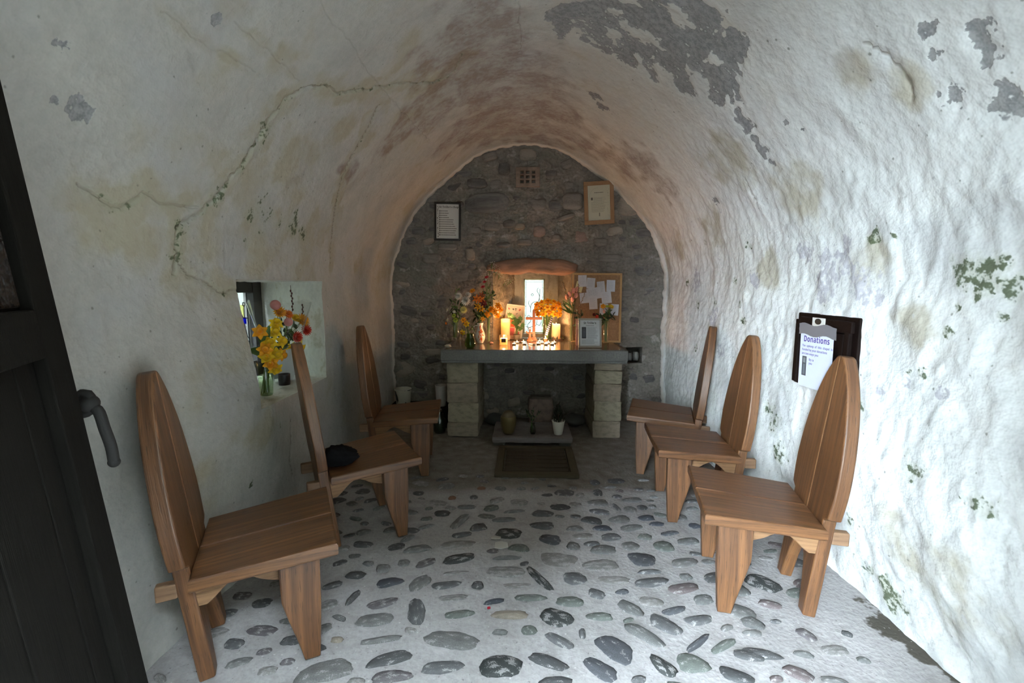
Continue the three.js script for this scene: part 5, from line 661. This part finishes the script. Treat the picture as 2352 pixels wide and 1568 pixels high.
{
  const t = thing('donation_box', 'dark wooden donation box set in the right wall with a notice taped on', 'box', [1.360, 0.865, -2.105], -Math.PI / 2);
  const dk = woodLook(15, [0.012, 0.0065, 0.005], [0.006, 0.0035, 0.003], 0.6, 0, 64, 256);
  part('back_panel', rbox(0.425, 0.352, 0.05, 0.006, 0, 0.176, -0.022), dk, t); part('lid', rbox(0.36, 0.05, 0.016, 0.004, 0.01, 0.31, 0.012), dk, t); part('side_rail', rbox(0.03, 0.29, 0.018, 0.004, 0.165, 0.15, 0.012), dk, t); part('side_rail', rbox(0.03, 0.31, 0.018, 0.004, -0.185, 0.165, 0.012), dk, t); part('door_panel', rbox(0.30, 0.27, 0.012, 0.003, -0.01, 0.145, 0.01), dk, t);
  const slot = part('slot_plate', box(0.09, 0.05, 0.002, -0.02, 0.312, 0.022), mat([0.7, 0.69, 0.64], 0.5), t); part('slot', cyl(0.022, 0.022, 0.002, 0, 0, 0, 20).rotateX(Math.PI / 2).scale(1, 0.62, 1).translate(-0.022, 0.32, 0.023), mat([0.02, 0.017, 0.012], 0.6), slot);
  const tex = canvasTexture(384, 420, (c, w, h) => { c.fillStyle = '#dfe3f4'; c.fillRect(0, 0, w, h); c.fillStyle = '#4b3596'; c.font = 'bold 62px sans-serif'; c.textAlign = 'center'; c.fillText('Donations', w / 2, 72); c.fillStyle = '#5a52a0'; c.textAlign = 'left'; c.font = 'bold 24px sans-serif'; c.fillText('The  upkeep  of  this  chapel  is', 26, 112); c.fillText('funded by your donations', 26, 142); c.fillText('are two ways you', 26, 172); c.fillText('By ca', 118, 214); c.fillText('you', 118, 242); c.fillStyle = '#4c4f55'; c.fillRect(36, 186, 54, 150); c.fillStyle = '#8b8f92'; c.fillRect(48, 196, 28, 40); c.fillStyle = '#6b7078'; c.fillRect(50, 246, 24, 80); });
  const n = thing('donation_notice', 'white sheet headed Donations taped to the donation box', 'notice', [1.360 - 0.022, 0.866, -2.12], -Math.PI / 2); n.rotation.order = 'YXZ'; n.rotation.z = 0.03; part('sheet', box(0.238, 0.26, 0.0008, 0, 0.135, 0.003), paper(tex), n);
  part('tape', gridGeometry(12, 4, (i, j) => [lerp(-0.13, 0.138, i / 12), lerp(0.253, 0.305, j / 4) + 0.006 * Math.sin(i * 0.9) - 0.004 * i / 12, 0.006 + 0.004 * fbm(i * 0.6, j * 0.8, 4)], (i, j) => [i / 12, j / 4]), mat([0.17, 0.17, 0.19], 0.5, { side: THREE.DoubleSide }), n);
}

// ---------------------------------------------------------------- under the altar and in the left corner
const S0 = 0.081;
{ const t = thing('brass_urn', 'dull brass urn with a domed lid on the step under the altar', 'urn', [-0.153, S0, -3.80]); const br = mat([0.16, 0.12, 0.05], 0.5, { metalness: 0.6 }); part('body', lathe([[0.0005, 0.001], [0.04, 0.001], [0.05, 0.02], [0.066, 0.08], [0.07, 0.13], [0.066, 0.155], [0.06, 0.158]], 28), br, t); part('lid', lathe([[0.062, 0.158], [0.05, 0.18], [0.03, 0.2], [0.0005, 0.206]], 24), mat([0.09, 0.07, 0.035], 0.7), t); }
{ const t = thing('white_pot', 'small white flowerpot with a dwarf conifer on the step under the altar', 'plant', [0.275, S0, -3.80]); part('pot', lathe([[0.0005, 0.001], [0.036, 0.001], [0.055, 0.113], [0.058, 0.12], [0.05, 0.118], [0.046, 0.1], [0.0005, 0.095]], 28), mat([0.78, 0.74, 0.65], 0.5), t);
  const r = rng(71), g = petal(0.035, 0.012, -0.2, 0.6, 2, 3), n = []; for (let k = 0; k < 150; k++) { const u = Math.pow(r(), 0.7), y = 0.10 + (1 - u) * 0.17, a = r() * 6.28, rr = 0.045 * u * (0.5 + 0.5 * r()); n.push(g.clone().rotateX(0.4 + r() * 0.8).rotateY(a).translate(Math.sin(a) * rr, y, Math.cos(a) * rr)); } part('needles', n, soft([0.018, 0.028, 0.014], 0.05), t).userData.kind = 'stuff'; part('trunk', cyl(0.004, 0.007, 0.19, 0, 0.08, 0, 8), TINT.twig, t); }
{ vase('bud_vase', 'tiny glass bud vase between the urn and the white pot', [0.057, S0, -3.80], [[0.02, 0.001], [0.026, 0.02], [0.022, 0.06], [0.014, 0.085], [0.018, 0.1]], pane([0.5, 0.58, 0.5])); [[0.0, 'left'], [0.06, 'middle'], [0.12, 'right']].forEach(([x, w], i) => sprig('dry_sprig', [0.057, S0 + 0.01, -3.80], [0.057, S0 + 0.11, -3.80], [x, 0.27 + 0.02 * (i % 2), -3.81], 10, 0.035, 'dark', `dry dark sprig at the ${w} of the tiny bud vase`, 'dry sprigs under the altar', 190 + i)); }
{ const t = thing('plaque_stone', 'reddish squared stone standing at the back under the altar', 'stone', [0.14, 0.0, -4.36]); part('block', rock(0.24, 0.26, 0.1, 0.02, 0.008, 8, 3).translate(0, 0.135, 0), stoneLook(41, [0.21, 0.15, 0.125], [0.17, 0.13, 0.11]), t); part('ledge', rbox(0.20, 0.018, 0.12, 0.005, 0, 0.27, 0.01), stoneLook(42, [0.09, 0.07, 0.055], [0.1, 0.08, 0.07]), t); }
pebble('large dark stone lying at the back left under the altar', -0.30, 0.0, -4.3, 0.085, [0.05, 0.055, 0.05], 5); pebble('large dark stone lying at the back right under the altar', 0.46, 0.0, -4.28, 0.09, [0.055, 0.055, 0.05], 6);
{ const t = thing('low_bench', 'low dark wooden bench in the left corner behind the chair', 'bench', [-1.02, 0, -4.32]); part('bench_top', turnUV(rbox(0.62, 0.035, 0.3, 0.005, 0, 0.17, 0)), BLACK_WOOD, t); for (const x of [-0.25, 0.25]) part('leg', rbox(0.04, 0.155, 0.26, 0.005, x, 0.0775, 0), BLACK_WOOD, t);
  const p = thing('patterned_pot', 'cream pot with dark leaf pattern in the left corner', 'pot', [-1.2, 0.188, -4.3]); part('body', lathe([[0.0005, 0.001], [0.062, 0.001], [0.066, 0.02], [0.08, 0.15], [0.082, 0.168], [0.076, 0.165], [0.06, 0.02]], 28), new THREE.MeshStandardMaterial({ roughness: 0.4, map: canvasTexture(256, 128, (c, w, h) => { const r = rng(51); c.fillStyle = '#b9b4a2'; c.fillRect(0, 0, w, h); c.fillStyle = '#1f201c'; for (let k = 0; k < 26; k++) { c.save(); c.translate(r() * w, 20 + r() * 90); for (let q = 0; q < 3; q++) { c.rotate(0.8); c.beginPath(); c.ellipse(6, 0, 9, 4, 0, 0, 7); c.fill(); } c.restore(); } }) }), p); part('rim', new THREE.TorusGeometry(0.08, 0.004, 6, 28).rotateX(Math.PI / 2).translate(0, 0.165, 0), mat([0.5, 0.48, 0.42], 0.4), p);
  const q = thing('white_container', 'tapered white plastic container beside the left altar pier', 'container', [-0.828, 0.188, -4.3]); part('body', lathe([[0.0005, 0.001], [0.045, 0.001], [0.056, 0.19], [0.058, 0.205], [0.054, 0.205], [0.042, 0.006]], 24), mat([0.5, 0.45, 0.41], 0.5), q); part('rim', new THREE.TorusGeometry(0.056, 0.004, 6, 24).rotateX(Math.PI / 2).translate(0, 0.2, 0), mat([0.52, 0.47, 0.43], 0.5), q);
  const l = thing('green_bottle', 'dark green glass bottle on the floor beside the left altar pier', 'bottle', [-0.80, 0.003, -4.05]); part('body', lathe([[0.0005, 0.001], [0.05, 0.001], [0.055, 0.02], [0.055, 0.12], [0.03, 0.16], [0.022, 0.2]], 24), mat([0.015, 0.03, 0.02], 0.15, { clearcoat: 1 }), l); part('cap', cyl(0.024, 0.024, 0.02, 0, 0.198, 0, 18), mat([0.12, 0.12, 0.13], 0.3, { metalness: 0.8 }), l); }
// fallen plaster and a petal on the cobbles
{ const chip = (label, x, z, w, d, turn, rgb, name, cat) => { const s = poly([[-0.5, -0.3], [-0.1, -0.5], [0.45, -0.35], [0.5, 0.2], [0.1, 0.5], [-0.4, 0.4]].map(([a, b]) => [a * w, b * d])); const o = single(name, extrude(s, 0.006, 0.0015, 1).rotateX(-Math.PI / 2), mat(rgb, 0.85), label, cat); o.position.set(x, floorHeight(x, z) + 0.008, z); o.rotation.y = turn; };
  chip('larger pale flake of plaster lying on the cobbles', -0.128, -2.22, 0.075, 0.07, 0.2, [0.55, 0.53, 0.49], 'plaster_flake', 'flake'); chip('smaller pale flake of plaster just beyond the larger one', -0.16, -2.29, 0.055, 0.03, 0.1, [0.5, 0.48, 0.44], 'plaster_flake', 'flake'); chip('tiny crimson petal lying on the cobbles', -0.155, -1.765, 0.015, 0.012, 0.3, [0.4, 0.01, 0.03], 'fallen_petal', 'petal'); }

// ---------------------------------------------------------------- the left window sill
const SILL = 0.752;
{
  vase('sill_vase', 'clear glass vase of daffodils on the left window sill', [-1.425, SILL, -2.40], [[0.03, 0.001], [0.033, 0.01], [0.038, 0.1], [0.042, 0.16], [0.045, 0.185]], pane([0.72, 0.80, 0.66]), [0.036, 0.1]);
  const G = 'daffodils on the left window sill', r = rng(81), N = [-1.42, 0.92, -2.40];
  [[-1.36, 1.114, -2.267, [0.5, 0.3, 0.8], 'topmost daffodil on the left, against the window frame'], [-1.36, 1.100, -2.395, [0.7, 0.2, 0.6], 'daffodil just below the pink ball flower'], [-1.36, 1.143, -2.42, [0.6, 0.6, 0.5], 'daffodil half hidden under the orange chrysanthemum'], [-1.345, 1.022, -2.275, [0.6, 0.2, 0.9], 'large daffodil at the left of the sill cluster'], [-1.345, 1.047, -2.325, [0.5, 0.4, 0.8], 'upper daffodil of the sill cluster'], [-1.345, 0.985, -2.285, [0.5, 0.0, 0.9], 'lowest left daffodil of the sill cluster'], [-1.34, 0.946, -2.31, [0.5, -0.1, 0.9], 'daffodil facing the room just above the vase rim'], [-1.34, 0.91, -2.35, [0.7, -0.4, 0.7], 'daffodil drooping over the vase rim'], [-1.36, 1.042, -2.46, [0.9, 0.1, 0.2], 'daffodil seen side-on in front of the bouquet'], [-1.36, 0.969, -2.45, [0.9, -0.1, 0.3], 'daffodil low in front of the white paper sleeve'], [-1.345, 0.995, -2.63, [0.9, -0.3, -0.2], 'daffodil reaching right to the chair top'], [-1.35, 0.98, -2.385, [0.7, 0.1, 0.6], 'daffodil in the middle of the sill cluster']].forEach(([x, y, z, f, l], i) => flower('daffodil', [-1.425 + (r() - 0.5) * 0.03, SILL + 0.012, -2.40 + (r() - 0.5) * 0.03], N, [x, y, z], f, 1.12, i % 3 ? 'yellow' : 'deep', l, G, { droop: i === 10 || i === 7, centre: i % 3 ? 'yellow' : 'deep' }));
  [[1.08, -2.34, 'tallest'], [1.0, -2.45, 'shorter']].forEach(([y, z, w], i) => sprig('daffodil_leaf', [-1.425, SILL + 0.012, -2.40], N, [-1.41, y, z], 2, 0.14, 'green', `${w} strap-shaped daffodil leaf rising from the sill vase`, 'daffodil leaves on the sill', 210 + i, 0.2));
}
{ // wrapped bouquet
  const b = [-1.55, SILL, -2.80], t = thing('flower_wrap', 'clear film and white paper sleeve wrapped round the sill bouquet', 'wrapping', b);
  const cone = (r0, r1, y0, y1, a0, a1, wave) => gridGeometry(22, 6, (i, j) => { const u = j / 6, a = lerp(a0, a1, i / 22), r = lerp(r0, r1, u) * (1 + wave * u * Math.sin(a * 7)); return [r * Math.sin(a), lerp(y0, y1, u) + wave * 0.12 * u * Math.cos(a * 5), r * Math.cos(a)]; }, (i, j) => [i / 22, j / 6]);
  part('paper_sleeve', cone(0.06, 0.11, 0.002, 0.21, 0.2, 5.9, 0.04), mat([0.62, 0.68, 0.70], 0.6, { side: THREE.DoubleSide }), t);
  part('clear_film', cone(0.07, 0.175, 0.1, 0.5, 0, 6.283, 0.10), mat([0.97, 0.97, 0.97], 0.12, { transmission: 1, thickness: 0, ior: 1.25, side: THREE.DoubleSide }), t);
  const B = () => [b[0], SILL + 0.01, b[2]], N = [-1.54, 0.95, -2.80], G = 'flowers in the wrapped bouquet on the sill';
  const ballFlower = (p, r, l) => { const o = thing('ball_flower', l, 'flower', B(), 0, G), h = V(...p).sub(V(...B())); part('stem', tube([V(0, 0, 0), V(...N).sub(V(...B())), h], 0.002, 12, 5), TINT.stem, o); part('head', lumpy(new THREE.SphereGeometry(r, 24, 18), r * 0.03, 3 / r, 3).translate(h.x, h.y, h.z), mat([0.62, 0.26, 0.25], 0.9), o); };
  ballFlower([-1.50, 1.234, -2.676], 0.03, 'upper pink ball flower of the wrapped bouquet'); ballFlower([-1.47, 1.125, -2.755], 0.026, 'lower pink ball flower of the wrapped bouquet');
  flower('mum', B(), N, [-1.50, 1.185, -2.715], [0.7, 0.5, 0.7], 1.1, 'deep', 'orange-yellow chrysanthemum under the upper pink ball flower', G, { name: 'chrysanthemum', leaves: 5 });
  flower('mum', B(), N, [-1.48, 1.168, -2.77], [0.8, 0.5, 0.4], 0.9, 'orange', 'orange chrysanthemum beside the yellow one in the bouquet', G, { name: 'chrysanthemum', leaves: 5 });
  flower('mum', B(), N, [-1.46, 1.119, -2.90], [0.8, 0.5, 0.3], 1.35, 'deep', 'amber chrysanthemum in the middle of the bouquet', G, { name: 'chrysanthemum', leaves: 5 });
  flower('mum', B(), N, [-1.48, 1.135, -2.86], [0.7, 0.7, 0.3], 1.0, 'yellow', 'dull yellow chrysanthemum left of the amber one', G, { name: 'chrysanthemum', leaves: 5 });
  flower('mum', B(), N, [-1.47, 1.055, -2.96], [0.9, 0.2, 0.4], 1.15, 'scarlet', 'bright red carnation at the right of the bouquet', G, { name: 'carnation', leaves: 3 });
  flower('mum', B(), N, [-1.46, 1.025, -2.82], [0.9, 0.0, 0.4], 1.1, 'scarlet', 'red carnation low in the bouquet above the paper sleeve', G, { name: 'carnation', leaves: 3 });
  flower('daffodil', B(), N, [-1.46, 0.968, -2.75], [0.9, -0.3, 0.4], 1.0, 'yellow', 'yellow narcissus at the mouth of the paper sleeve', G);
  const tw = (pts, l) => { const o = thing('catkin_twig', l, 'twig', B(), 0, G), c = new THREE.CatmullRomCurve3([V(0, 0, 0), ...pts.map((p) => V(...p).sub(V(...B())))]); part('twig', new THREE.TubeGeometry(c, 20, 0.0016, 5), TINT.twig, o); for (let k = 0; k < 8; k++) { const q = c.getPoint(0.66 + 0.26 * k / 7), m = part('bud', ball(0.0055, 0, 0, 0, 8, 6).scale(1, 1.6, 1), mat([0.10, 0.03, 0.03], 0.7), o); m.position.set(q.x, q.y, q.z + (k % 2 ? 0.005 : -0.005)); } };
  tw([N, [-1.5, 1.2, -2.87], [-1.52, 1.35, -2.90]], 'dark budded twig standing highest in the bouquet'); tw([N, [-1.5, 1.12, -2.98], [-1.51, 1.25, -3.03]], 'thin budded twig at the right of the bouquet');
  [[1.08, -2.78, 'left'], [1.06, -2.92, 'right']].forEach(([y, z, w], i) => sprig('leafy_sprig', B(), N, [-1.50, y, z], 9, 0.05, i % 2 ? 'green' : 'dark', `green sprig in the ${w} half of the wrapped bouquet`, 'sprigs in the wrapped bouquet', 230 + i));
}
{ const t = thing('black_pot', 'small black round pot in front of the paper sleeve on the sill', 'pot', [-1.465, SILL, -2.66]); part('body', lathe([[0.0005, 0.001], [0.032, 0.001], [0.034, 0.06], [0.034, 0.066], [0.030, 0.066], [0.03, 0.05], [0.0005, 0.05]], 26), mat([0.012, 0.013, 0.016], 0.4), t); part('rim', new THREE.TorusGeometry(0.0325, 0.002, 6, 26).rotateX(Math.PI / 2).translate(0, 0.066, 0), mat([0.015, 0.016, 0.02], 0.4), t); }

scene.traverse((o) => { if (o.isMesh) { o.castShadow = true; o.receiveShadow = true; } if (o.isLight) o.castShadow = true; });
renderer.render(scene, camera);
